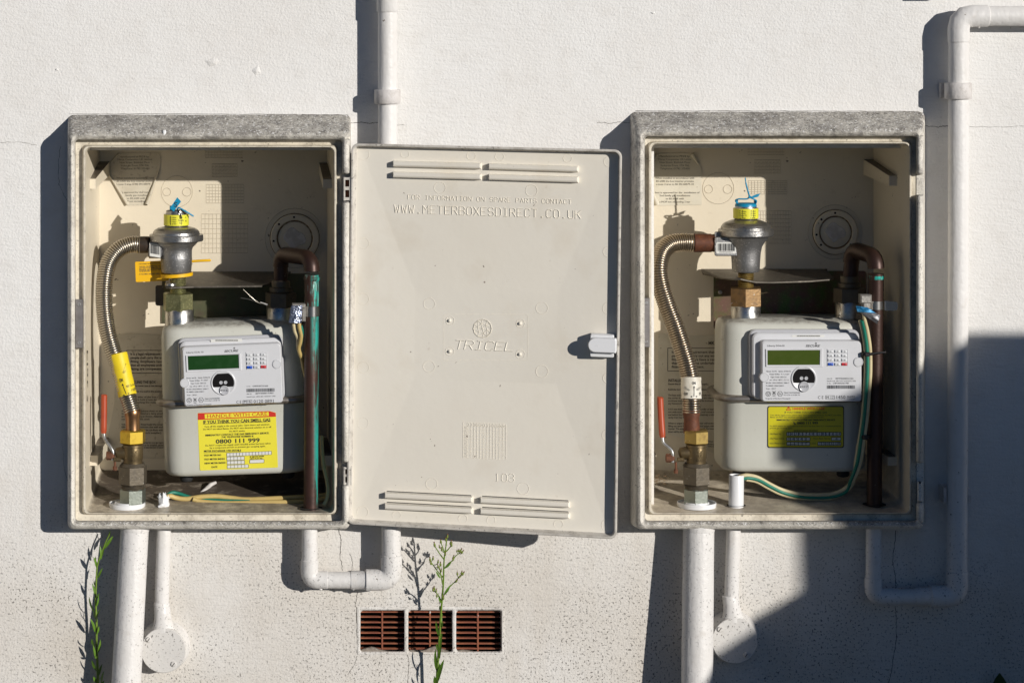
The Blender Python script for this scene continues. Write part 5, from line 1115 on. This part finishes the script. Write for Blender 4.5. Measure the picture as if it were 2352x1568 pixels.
# copper outlets
def outlet(A, B, C, E, r, lab, mats, dz=0):
    t = thing('copper_outlet_pipe', W(*E), lab, 'copper pipe', 'copper outlet pipes')
    path = fillet([W(*A),W(*B),W(*C),W(C[0],C[1]+110,C[2])], 30, 6)
    mb = MB(); mb.tube(path[1:-1], (r+1.6)*U, 26); mb.obj('bend', mats[0], t, 32)
    pipe(t, [(C[0],C[1]+38,C[2]),E], r, 'pipe', mats[1], 28)
    pipe(t, [A,(B[0],B[1]+20,B[2])], r, 'tail', mats[0], 24)
    f = Fr(A[0],A[1],A[2])
    mb = MB(); hexnut(mb, f, 36, -2, 34, 10); mb.obj('union_nut', 'bronze_grey', t, 25)
    mb = MB(); mb.lathe(f, [(20,-28),(21,-26),(21,-14),(26,-12),(26,-3)], 24); mb.obj('adaptor', 'bronze_grey', t, 30)
    return t
ol = outlet((645,672,-90),(645,583,-90),(716,593,32),(714,1178,32), 16.5, 'brown copper pipe streaked with turquoise verdigris, left box', ('copper_old','copper_green'))
orr = outlet((1951,662,-90),(1957,571,-90),(2012,590,6),(2008,1172,6), 17.5, 'dark copper pipe down the shaded side of the right box', ('copper_old','copper_old'))
for (x,y,z) in ((716,640,32),(2012,637,6)):
    mb = MB(); f = Fr(x,y,z); mb.lathe(f, [(16.8,-5),(18.6,-3),(18.4,3),(17,5)], 24); mb.obj('solder_ring', 'copper_green', ol if x < 1000 else orr, 40)
# earth clamps
ec = thing('earth_clamp', W(716,715,32), 'steel earth clamp with crinkled foil tag on the green-streaked pipe', 'clamp')
f = Fr(715,714,32); mb = MB(); mb.lathe(f, [(17.2,-12),(18.4,-11.5),(18.6,11.5),(17.4,12)], 28, cap0=False, cap1=False); mb.obj('band', 'clamp_steel', ec, 40)
mb = MB(); mb.box(f, -44, -14, -19, -9, 0, 26, 2); mb.box(f, -22, -13, -17, 22, 2, 22, 2); mb.obj('clamp_block', 'clamp_cast', ec, 30)
def crumple(quad_, z, n, amp, seed, m_, par, nm):
    random.seed(seed); mb_ = MB(); g = [[(random.uniform(-amp,amp)) for _ in range(n+1)] for _ in range(n+1)]; vs = []; fs = []
    for j in range(n+1):
        for i in range(n+1):
            u, v = i/n, j/n; x = (quad_[0][0]*(1-u)+quad_[1][0]*u)*(1-v)+(quad_[3][0]*(1-u)+quad_[2][0]*u)*v; y = (quad_[0][1]*(1-u)+quad_[1][1]*u)*(1-v)+(quad_[3][1]*(1-u)+quad_[2][1]*u)*v
            vs.append(W(x,y,z+g[j][i]+3*math.sin(u*3)))
    m1 = len(vs); vs += [v+Vector((0,.5*U,0)) for v in vs]
    for j in range(n):
        for i in range(n):
            a = j*(n+1)+i; fs.append([a,a+1,a+n+2,a+n+1]); fs.append([a+m1,a+n+1+m1,a+n+2+m1,a+1+m1])
    mb_.add(vs, fs); return mb_.obj(nm, m_, par, 20)
crumple([L7(518,1010),L7(658,1006),L7(642,1232),L7(484,1226)], 72, 7, 1.2, 2, 'foil_tag', ec, 'foil_tag')
er = thing('earth_clamp', W(2012,700,6), 'earth clamp with blue and grey tag on the dark pipe', 'clamp')
f = Fr(2010,700,6); mb = MB(); mb.lathe(f, [(18.2,-10),(19.4,-9.5),(19.6,9.5),(18.4,10)], 28, cap0=False, cap1=False); mb.obj('band', 'clamp_steel', er, 40)
mb = MB(); Q = [(18,-11,16),(34,-10,22),(44,-9,22),(48,-6,18),(48,6,18),(44,10,22),(34,11,22),(18,11,16)]
mb.loft([[f(x,y,z) for x,y,z in Q],[f(x,y,z-3) for x,y,z in Q]], True, True); mb.obj('band_tail', 'clamp_steel', er, 40)
mb = MB(); mb.box(f, -40, -14, -26, -6, 4, 30, 3); mb.box(f, -34, -16, -10, 14, 6, 28, 3); mb.obj('clamp_block', 'clamp_cast', er, 30)
crumple([R4(1262,48),R4(1360,62),R4(1430,108),R4(1275,98)], 62, 5, 1.5, 4, 'tag_blue', er, 'blue_tag')
crumple([R4(1290,98),R4(1430,108),R4(1468,128),R4(1440,200)], 60, 5, 1.5, 6, 'tag_grey', er, 'grey_tag')
# cables
def cable(t, pts, r, m_, n=10): 
    mb = MB(); mb.tube(crv([W(*p) for p in pts], n), r*U, 14); return mb.obj('conductor', m_, t, 60)
ck = thing('earth_cable', W(600,1150,-40), 'yellow and green earth cable lying on the left box floor', 'cable')
cable(ck, [L5(1035,1100)+(-20,),L5(1075,1082)+(-24,),L5(1130,1098)+(-28,),L5(1220,1108)+(-30,),L5(1360,1088)+(-32,),L5(1500,1084)+(-34,),L5(1640,1100)+(-34,),L5(1790,1112)+(-30,),(672,1142,-24),(720,1140,-24),(748,1136,-24)], 5.6, 'cable_yellow')
cable(ck, [L5(1280,1110)+(-24,),L5(1340,1128)+(-24,),L5(1450,1140)+(-22,),L5(1600,1146)+(-20,),L5(1790,1142)+(-18,),(680,1152,-12),(722,1150,-12),(750,1143,-10)], 5.4, 'cable_yellow')
cable(ck, [L5(1045,1080)+(-30,),L5(1090,1052)+(-36,),L5(1150,1058)+(-40,),L5(1240,1088)+(-38,),L5(1360,1112)+(-32,),L5(1500,1122)+(-30,),L5(1650,1126)+(-28,),L5(1790,1128)+(-26,)], 4.2, 'cable_green')
c2 = thing('earth_cable', W(690,760,60), 'short earth cable under the foil tag behind the green-streaked pipe', 'cable')
cable(c2, [L7(615,1225)+(66,),L7(620,1290)+(64,),L7(640,1380)+(58,),L7(630,1470)+(50,),L7(612,1560)+(40,),L4(1272,500)+(20,),L4(1292,600)+(0,),(712,900,-20)], 4.6, 'cable_yellow')
cable(c2, [L7(545,1235)+(62,),L7(560,1330)+(58,),L7(595,1410)+(50,),L7(600,1480)+(40,),L7(606,1560)+(32,)], 3.8, 'cable_cream')
cable(c2, [L7(640,1260)+(62,),L7(654,1330)+(60,),L7(650,1400)+(54,),L7(638,1480)+(46,)], 3.4, 'cable_green')
cable(c2, [(738,1000,0),(742,1060,0),(752,1110,10),(752,1140,20),(744,1160,30)], 4.4, 'cable_cream')
c3 = thing('earth_cable', W(1830,1135,-20), 'cream and green earth cable looping from conduit stub to clamp', 'cable')
main = [(1690,1100,12),(1700,1094,14),(1716,1091,12),(1740,1096,4),(1766,1110,-6),(1795,1124,-14),(1830,1133,-20),(1870,1136,-22),(1910,1134,-20),(1940,1122,-12),(1962,1098,2),(1976,1060,14),(1984,1010,20),(1991,960,24),(1996,900,26),(1999,850,28),(1998,800,30),(1992,760,38),(1986,735,50),(1984,715,56)]
cable(c3, main, 4.6, 'cable_cream')
cable(c3, [(x+(3 if i < 9 else -6.5), y+(6 if i < 9 else 1), z+1) for i,(x,y,z) in enumerate(main[1:-1])], 4.0, 'cable_green')
cable(c3, [(x+(-2 if i < 9 else -11), y+(10 if i < 9 else 1), z-3) for i,(x,y,z) in enumerate(main[2:-1])], 3.6, 'cable_cream')
for (x, y, z, w, lab) in ((1991,812,29,11,'upper black cable tie round the earth cable'),(1987,1002,20,11,'lower black cable tie round the earth cable')):
    f = Fr(x,y,z); mb = MB(); mb.loft([[f(w*1.15*math.cos(a),yy,9*math.sin(a)) for a in [2*math.pi*k/20 for k in range(20)]] for yy in (-3.5,-3.4,3.4,3.5)]); t = thing('cable_tie', W(x,y,z), lab, 'cable tie'); mb.obj('strap', 'tie_black', t, 40)
    mb = MB(); mb.box(f, -7, 4, -5, 5, 7, 14, 1.5); mb.obj('head', 'tie_black', t, 30)
    if y < 900: mb = MB(); mb.tube([f(4,0,11),f(22,-3,10),f(42,-4,6)], 2.4*U, 8); mb.obj('tail', 'tie_black', t, 40)
# wires on left bracket
wr = thing('seal_wire', W(600,690,-80), 'thin twisted steel seal wire above the left gas meter', 'wire')
mb = MB(); mb.tube(crv([W(559,665,-50),W(575,680,-55),W(592,694,-58),W(612,699,-60)],8), 1.0*U, 8); mb.tube(crv([W(553,684,-60),W(575,688,-60),W(600,698,-60)],8), .9*U, 8); mb.obj('strand', 'stainless', wr, 60)
mb = MB(); mb.tube([W(598,694,-58),W(614,700,-60)], [1.4*U,3*U], 8); mb.obj('crimp', 'zinc', wr, 40)
# loose bits in the boxes
random.seed(31); mb = MB()
def flake(mb_, x, y, z, s, st=1.0):
    a = random.uniform(0,6.28); c = W(x,y,z); d = Vector((math.cos(a),math.sin(a)*.8,random.uniform(-.1,.3)))*s*U; e = Vector((-math.sin(a),math.cos(a),random.uniform(0,.6)))*s*st*U*.4; u_ = Vector((0,0,1))*s*U*.3
    mb_.add([c-d,c+e,c+d,c-e+u_*.5,c+u_], [[0,1,4],[1,2,4],[2,3,4],[3,0,4],[0,3,2,1]])
def floor_y(x, z, right=False): return 1177-(67-z)*98/317.0-1.2
for _ in range(150):
    z = random.uniform(-210,40); x = random.uniform(245,690); flake(mb, x, floor_y(x,z), z, random.uniform(.8,2.6))
o = mb.obj('floor_debris', 'debris', at=W(480,1150,-80), smooth=0); tag(o, 'dusty crumbs scattered over the left box floor', 'debris', None, 'stuff')
mb = MB()
for _ in range(150):
    z = random.gauss(-165,22); x = random.gauss(1512,14); flake(mb, x, floor_y(x,z)-abs(random.gauss(0,3)), z, random.uniform(2,6), .5)
for _ in range(60):
    z = random.uniform(-210,40); x = random.uniform(1510,1960); flake(mb, x, floor_y(x,z), z, random.uniform(.7,2))
o = mb.obj('floor_debris', 'debris', at=W(1600,1150,-80), smooth=0); tag(o, 'dry leaf litter heaped in the corner of the right box floor', 'debris', None, 'stuff')
tn = thing('torn_conduit_end', W(378,1160,10), 'torn white plastic conduit end where cable enters left box', 'conduit end'); random.seed(14); mb = MB(); L_ = []
for (y, r, j) in ((1168,11,2),(1156,13,3),(1146,12,5),(1136,13,9)):
    L_.append([W(377+(r+random.uniform(-j,j)*.5)*math.cos(a), y+random.uniform(-j,j), 8+(r+random.uniform(-j,j)*.4)*math.sin(a)) for a in [2*math.pi*k/14 for k in range(14)]])
mb.loft(L_, True, False); mb.obj('sleeve', 'white_plastic', tn, 15)
mb = MB(); mb.tube([W(*L5(985,1055),10),W(*L5(985,1085),12),W(*L5(1000,1120),10)], [2*U,4.5*U,5*U], 7); mb.tube([W(*L5(970,1180),22),W(*L5(1000,1165),20),W(*L5(1040,1150),16)], [3*U,5*U,4*U], 7); mb.obj('shred', 'white_plastic', tn, 15)
tw = MB(); tw.tube([W(*L5(1240,1140),-60),W(*L5(1350,1060),-100),W(*L5(1440,980),-140),W(*L5(1485,960),-150)], [2.5*U,4.5*U,5*U,3.5*U], 9); o = tw.obj('dry_stick', 'clip_paint', at=W(470,1150,-80), smooth=60); tag(o, 'pale dry stick lying under the left gas meter', 'stick')

for (par, x, z, r) in ((orr,2008,6,27),(ol,714,32,27),(cr_,1691,12,22)):
    f = Fr(x, floor_y(x,z)+2.2, z); mb = MB(); mb.loft([[f(r*q*math.cos(a), -.5-(r*q*math.sin(a))*.09*0-1.2, r*q*math.sin(a)) for a in [2*math.pi*k/24 for k in range(24)]] for q in (1.0,.5)], False, True); mb.obj('floor_hole', 'slot_dark', par, 0)

# ------------------------------------------------------------------ air brick
ab = thing('air_brick', W(990,1500,0), 'red terracotta air brick grille with three openings', 'air brick')
slat_me = None
for ci, (a, b) in enumerate(CELLS):
    random.seed(40+ci); L_ = []
    def rag(i, z, r, j): return [W(x+random.uniform(-j,j), y+random.uniform(-j,j), z) for x,y in rr(a+i,b-i,CY0+i,CY1-i,r,4)]
    mb = MB(); mb.loft([rag(-7,.15,3,.2), rag(-5,1.2,3,.3), rag(-1.5,1.0,4,.5), rag(0,-1.5,6,1.0), rag(1.2,-9,7,1.4), rag(1.5,-30,7,.8)]); mb.obj('painted_rim', 'wall_paint', ab, 50)
    mb = MB(); mb.loft([[W(x,y,z) for x,y in rr(a-1,b+1,CY0-1,CY1+1,7,4)] for z in (-28,-110)], False, True); mb.obj('void', 'void_dark', ab, 0)
    ys_ = [C3(0,q)[1] for q in (912,958,1008,1056,1105,1153,1203,1250)]
    cx_ = (a+b)/2
    for q in ys_:
        f = Fr(cx_, q, -18)
        if slat_me is None:
            mb = MB(); mb.loft([[f(x,-1.7+i,z) for x in ()] for i,z in ()], False) if False else None
            mb.loft([[f(-52.5,y,z) for y,z in ((-1.3,0),(1.3,0),(1.7,-2),(1.7,-9),(-1.7,-9),(-1.7,-2))],[f(52.5,y,z) for y,z in ((-1.3,0),(1.3,0),(1.7,-2),(1.7,-9),(-1.7,-9),(-1.7,-2))]], True, True)
            o = mb.obj('slat', 'terracotta', ab, 20); slat_me = o.data; slat_p = f.o.copy()
        else:
            o = bpy.data.objects.new('slat', slat_me); col.objects.link(o); o.parent = ab; o.location = f.o-slat_p
            dz_ = random.uniform(-.0016,.0016); o.rotation_euler = (random.uniform(-.01,.01), dz_, 0)
    mx_ = C3((987,1427,1868)[ci],0)[0]; f = Fr(mx_, 1448, -16.5)
    mb = MB(); mb.box(f, -1.9, 1.9, -49, 49, -22, 0, .5); mb.obj('mullion', 'terracotta', ab, 20)
    mb = MB(); n = 12; top = []
    for k in range(n+1):
        u = k/n; hgt = (10*math.exp(-((u-.25)/.22)**2)+3 if ci == 0 else 13*math.exp(-((u-.6)/.2)**2)+5*math.exp(-((u-.1)/.15)**2)+2 if ci == 1 else 5*math.exp(-((u-.2)/.2)**2)+1.5); top.append((a+(b-a)*u, CY1+1-hgt+random.uniform(-.8,.8)))
    mb.loft([[W(x,CY1+2,-6) for x,_ in top],[W(x,y+2,-5+random.uniform(-1,1)) for x,y in top],[W(x,y,-10+random.uniform(-2,2)) for x,y in top],[W(x,y+1,-26) for x,y in top]], closed=False); mb.obj('mortar_lump', 'mortar', ab, 60)

# ------------------------------------------------------------------ plants
def leaf(mb, base, tip, w, bend=0.0, tw=0.0, n=6):
    d = tip-base; L = d.length; side = d.cross(Vector((0,-1,0))).normalized(); nrm = side.cross(d).normalized()
    side = (side*math.cos(tw)+nrm*math.sin(tw)).normalized(); nn = side.cross(d).normalized(); rows = []
    for i in range(n+1):
        u = i/n; c = base+d*u+nn*(bend*L*4*u*(1-u)); ww = w*U*(math.sin(math.pi*min(1,u*.92+.08))**.8)*(1 if u < .5 else 1.0)
        if i == n: ww = .05*U
        rows.append([c-side*ww, c+nn*(-.25*ww), c+side*ww])
    mb.loft(rows, closed=False); mb.loft([[p+nn*(-.35*U) for p in r] for r in rows], closed=False)
def plant(base, lab, cat='plant'): return thing('wild_plant', base, lab, cat)
# flowering fleabane in front of the air brick
pc = plant(W(1000,1750,30), 'tall green weed with flower buds in front of the air brick')
def S3(x, y, z): p = C3(x,y); return W(p[0],p[1],z)
stem = crv([W(1000,1750,30), S3(1490,1568,38), S3(1508,1250,46), S3(1530,900,56), S3(1550,650,66), S3(1556,450,74), S3(1575,300,82), S3(1585,225,87)], 8)
mb = MB(); n = len(stem); mb.tube(stem, [(3.4-2.5*i/n)*U for i in range(n)], 10); mb.obj('stem', 'stem_green', pc, 60)
def bud(p, d, s, par):
    d = d.normalized(); mb_ = MB(); mb_.tube([p, p+d*s*.15*U, p+d*s*.5*U, p+d*s*.9*U, p+d*s*1.05*U], [.6*U,s*.27*U,s*.30*U,s*.17*U,s*.14*U], 9); b_ = mb_.obj('bud', 'bud_green', par, 60)
    mb_ = MB(); mb_.tube([p+d*s*1.02*U, p+d*s*1.28*U, p+d*s*1.34*U], [s*.15*U,s*.17*U,s*.05*U], 8); mb_.obj('bud_tip', 'bud_brown', b_, 40)
def branch(pts, buds, z0, dz, lv=()):
    P = [S3(x,y,z0+dz*i) for i,(x,y) in enumerate(pts)]; c = crv(P, 6); mb_ = MB(); n_ = len(c); mb_.tube(c, [(1.7-.9*i/n_)*U for i in range(n_)], 7); b_ = mb_.obj('branch', 'stem_green', pc, 60)
    for (x0,y0,x1,y1,s) in buds:
        q = S3(x0,y0,z0+dz*len(pts)); e_ = S3(x1,y1,z0+dz*len(pts)+2)
        k = min(c, key=lambda v: (v-q).length); m2_ = MB(); m2_.tube([k, k+(q-k)*.5+Vector((0,0,-.001)), q], [.9*U,.8*U,.7*U], 6); m2_.obj('pedicel', 'stem_green', b_, 60); bud(q, e_-q, s, b_)
    for (x0,y0,x1,y1,w) in lv:
        m2_ = MB(); leaf(m2_, S3(x0,y0,z0+4), S3(x1,y1,z0+8), w, .08); m2_.obj('leaf', 'leaf_green', b_, 50)
branch([(1575,300),(1580,255),(1584,228)], [(1584,235,1588,208,9),(1575,262,1572,235,8)], 82, 2)
branch([(1562,370),(1542,310),(1530,280)], [(1530,283,1524,250,9),(1518,325,1514,308,7)], 78, 2)
branch([(1558,430),(1520,380),(1480,320),(1472,308)], [(1472,312,1467,280,9.5)], 74, 3)
branch([(1570,360),(1600,330),(1620,300)], [(1615,295,1622,262,9.5),(1622,312,1628,278,9),(1565,395,1570,370,8),(1536,352,1534,330,8)], 78, 2)
branch([(1562,510),(1600,465),(1640,435),(1660,400),(1700,370)], [(1700,365,1714,338,9),(1712,376,1730,352,8.5),(1690,360,1692,345,7),(1674,362,1676,348,6),(1640,425,1645,400,8),(1640,440,1636,425,6)], 70, 3, [(1562,510,1625,455,2.4)])
branch([(1545,590),(1500,540),(1450,470),(1432,440)], [(1430,448,1426,415,9),(1454,434,1455,412,8),(1500,465,1502,443,7.5),(1524,490,1524,462,8.5),(1505,505,1500,486,7.5),(1440,478,1432,462,7)], 66, 3, [(1520,600,1480,535,2.2)])
branch([(1545,660),(1525,560),(1518,520)], [(1518,525,1512,500,7),(1528,545,1532,515,7)], 66, 2)
branch([(1556,755),(1600,690),(1650,640),(1690,595)], [(1720,575,1735,552,9),(1715,568,1720,545,8),(1680,575,1678,552,7.5),(1660,640,1672,625,8),(1690,600,1705,575,7)], 62, 3, [(1556,755,1618,660,3.0)])
branch([(1530,810),(1505,760),(1480,730),(1465,718)], [(1458,722,1455,705,8),(1470,712,1466,685,8.5),(1482,730,1485,708,7),(1490,778,1488,762,6.5),(1548,800,1552,770,8.5)], 58, 3, [(1530,830,1505,770,2.5)])
for (x0,y0,x1,y1,w,bn) in ((1522,1150,1482,990,3.4,.1),(1528,1060,1550,1000,3.0,.1),(1515,1280,1486,1200,3.6,.08),(1540,930,1545,1050,2.6,-.2),(1515,1340,1540,1090,3.6,.06),(1495,1470,1478,1250,4.0,.08),(1490,1568,1558,1345,5.0,.08),(1500,1500,1520,1380,3.4,.05),(1524,905,1518,850,2.5,.05),(1490,1600,1470,1500,5,.1)):
    mb = MB(); leaf(mb, S3(x0,y0,48), S3(x1,y1,60), w, bn, .5); mb.obj('leaf', 'leaf_green', pc, 50)
# leafy weed by the left service pipe
pl_ = plant(W(224,1750,24), 'leafy green weed climbing beside the left service pipe')
def S6(x, y, z): p = L6(x,y); return W(p[0],p[1],z)
stem = crv([W(226,1750,22), S6(442,1568,26), S6(430,1250,28), S6(428,1000,30), S6(420,780,31), S6(428,600,32), S6(440,470,33), S6(500,300,36), S6(555,180,38)], 8)
mb = MB(); n = len(stem); mb.tube(stem, [(3.4-2.2*i/n)*U for i in range(n)], 10); mb.obj('stem', 'stem_green', pl_, 60)
for (x0,y0,x1,y1,w) in ((432,510,400,405,3.4),(432,500,422,398,3),(440,600,485,505,2.6),(420,760,388,645,2.6),(424,680,405,618,2.0),(425,790,455,735,2.2),(410,915,360,770,3.0),(425,870,448,760,2.4),(428,1010,465,880,2.6),(412,1095,366,965,3.4),(425,990,405,890,2.4),(412,1230,386,1155,4.0),(430,1120,450,1040,2.6),(438,1290,465,1160,3.0),(432,1335,412,1320,3.0),(415,1330,395,1215,3.0),(436,1460,384,1350,4.4),(445,1500,480,1390,3.0),(440,1567,398,1505,4.0),(470,1567,498,1455,3.4),(470,430,460,300,2.6),(480,400,500,300,2.4),(500,330,585,205,3.4),(520,300,560,250,2.4),(540,230,560,160,3.0),(450,1640,500,1540,4),(440,1660,390,1560,4)):
    mb = MB(); leaf(mb, S6(x0,y0,31), S6(x1,y1,31+random.uniform(2,16)), w, random.uniform(.04,.12), random.uniform(-.8,.8)); mb.obj('leaf', 'leaf_green', pl_, 50)
# dark leaf tip, lower right
pd = plant(W(2300,1750,40), 'dark rounded leaf tip at the bottom right corner in shade')
mb = MB(); mb.tube(crv([W(2310,1750,30),W(2302,1650,36),W(2297,1590,44)],6), 2*U, 8); mb.obj('stem', 'stem_green', pd, 60)
for (x0,y0,x1,y1,w,z) in ((2297,1625,2296,1544,20,46),(2300,1650,2340,1580,16,40),(2300,1660,2250,1590,16,40)):
    mb = MB(); leaf(mb, W(x0,y0,z), W(x1,y1,z+8), w, .06, .2); mb.obj('leaf', 'leaf_dark', pd, 50)
# small wall bracket just above the frame
wb = MB(); wb.box(W, 2132,2188,-60,-14,-1,58,3); o = wb.obj('wall_bracket', 'clip_paint', at=W(2160,-14,0), smooth=30); tag(o, 'small bracket on the wall above the right pipe elbow, shadow showing', 'bracket')

# ------------------------------------------------------------------ guessed things out of view to the right, shaped to cast the shade on the wall
Zb = 2308.0                                     # 1.5 m out from the wall
def SH(x, y, z=Zb):                             # a point whose shadow meets the wall at (x, y)
    return Vector(((x+.83*z-1176)*U, -z*U, (1750-y+.30*z)*U))
def sil(pts, z0, z1, g0=1.0):
    mb_ = MB(); c = Vector((0,0,0)); A = [SH(x,y,Zb) for x,y in pts]
    mb_.loft([[Vector((p.x,-z0*U,p.z)) for p in A],[Vector((p.x,-z1*U,p.z)) for p in A]], True, True); return mb_
SW = lambda p, dl: Vector((p.x+.83*dl, p.y-dl, p.z))     # step dl metres towards the sun, staying level
def sweep(name, pts, d0, d1, m_, par):
    A = [SH(*p) for p in pts]; mb_ = MB(); mb_.loft([[SW(p,d0) for p in A],[SW(p,d1) for p in A]], True, True); return mb_.obj(name, m_, par, 20)
wbn = thing('guessed_bin', Vector((SH(2250,1000).x+.2, -Zb*U-.25, 0)), 'guessed wheelie bin out of frame, shaped to cast the shadow at lower right', 'bin')  # unseen, outline drawn back from the shadow it has to cast
yg = 1750+.30*Zb
sweep('bin_body', [(1830,1010),(2700,1010),(2660,yg-60),(1875,yg-60)], 0, .46, 'bin_plastic', wbn)
sweep('bin_lid', [(1850,1045),(1850,955),(2019,862),(2190,778),(2230,768),(2735,768),(2735,1045)], -.01, .47, 'bin_plastic', wbn)
sweep('lid_lip', [(1798,1052),(1796,994),(1806,982),(1856,954),(1856,1052)], -.012, .03, 'bin_plastic', wbn)
for q in (.06,.40):
    c = SW(SH(2560,yg-150),q); mb = MB(); mb.tube([SW(c,-.03),SW(c,.03)], .098, 20); mb.obj('wheel', 'rubber', wbn, 30)
sk = thing('guessed_sack', Vector((SH(1780,2000).x, -Zb*U, 0)), 'guessed refuse sack out of frame, shaped to cast the slanting shadow edge', 'sack')
Ps = [SH(*p) for p in ((1890,1325),(1836,1358),(1785,1388),(1733,1416),(1680,1450),(1612,1494),(1570,1520),(1532,1546),(1490,1588),(1455,1650),(1430,1760),(1430,2000),(1480,yg),(1960,yg),(1980,1900),(1960,1430))]  # unseen sack, outline set from the shadow edge it has to cast
mb = MB(); c = sum(Ps, Vector())/len(Ps); L_ = []
for (q, dy) in ((.2,.0),(.7,.03),(.93,.08),(1,.14),(.96,.22),(.8,.32),(.2,.36)):
    L_.append([SW(Vector((c.x+(p.x-c.x)*q, -Zb*U, max(.004, c.z+(p.z-c.z)*q)-(.02 if q < 1 and p.z > .3 else 0))), dy-.14) for p in Ps])
mb.loft(L_, True, True); mb.obj('sack', 'sack_plastic', sk, 60)

bpy.data.objects.remove(_fo); bpy.data.curves.remove(_fc)
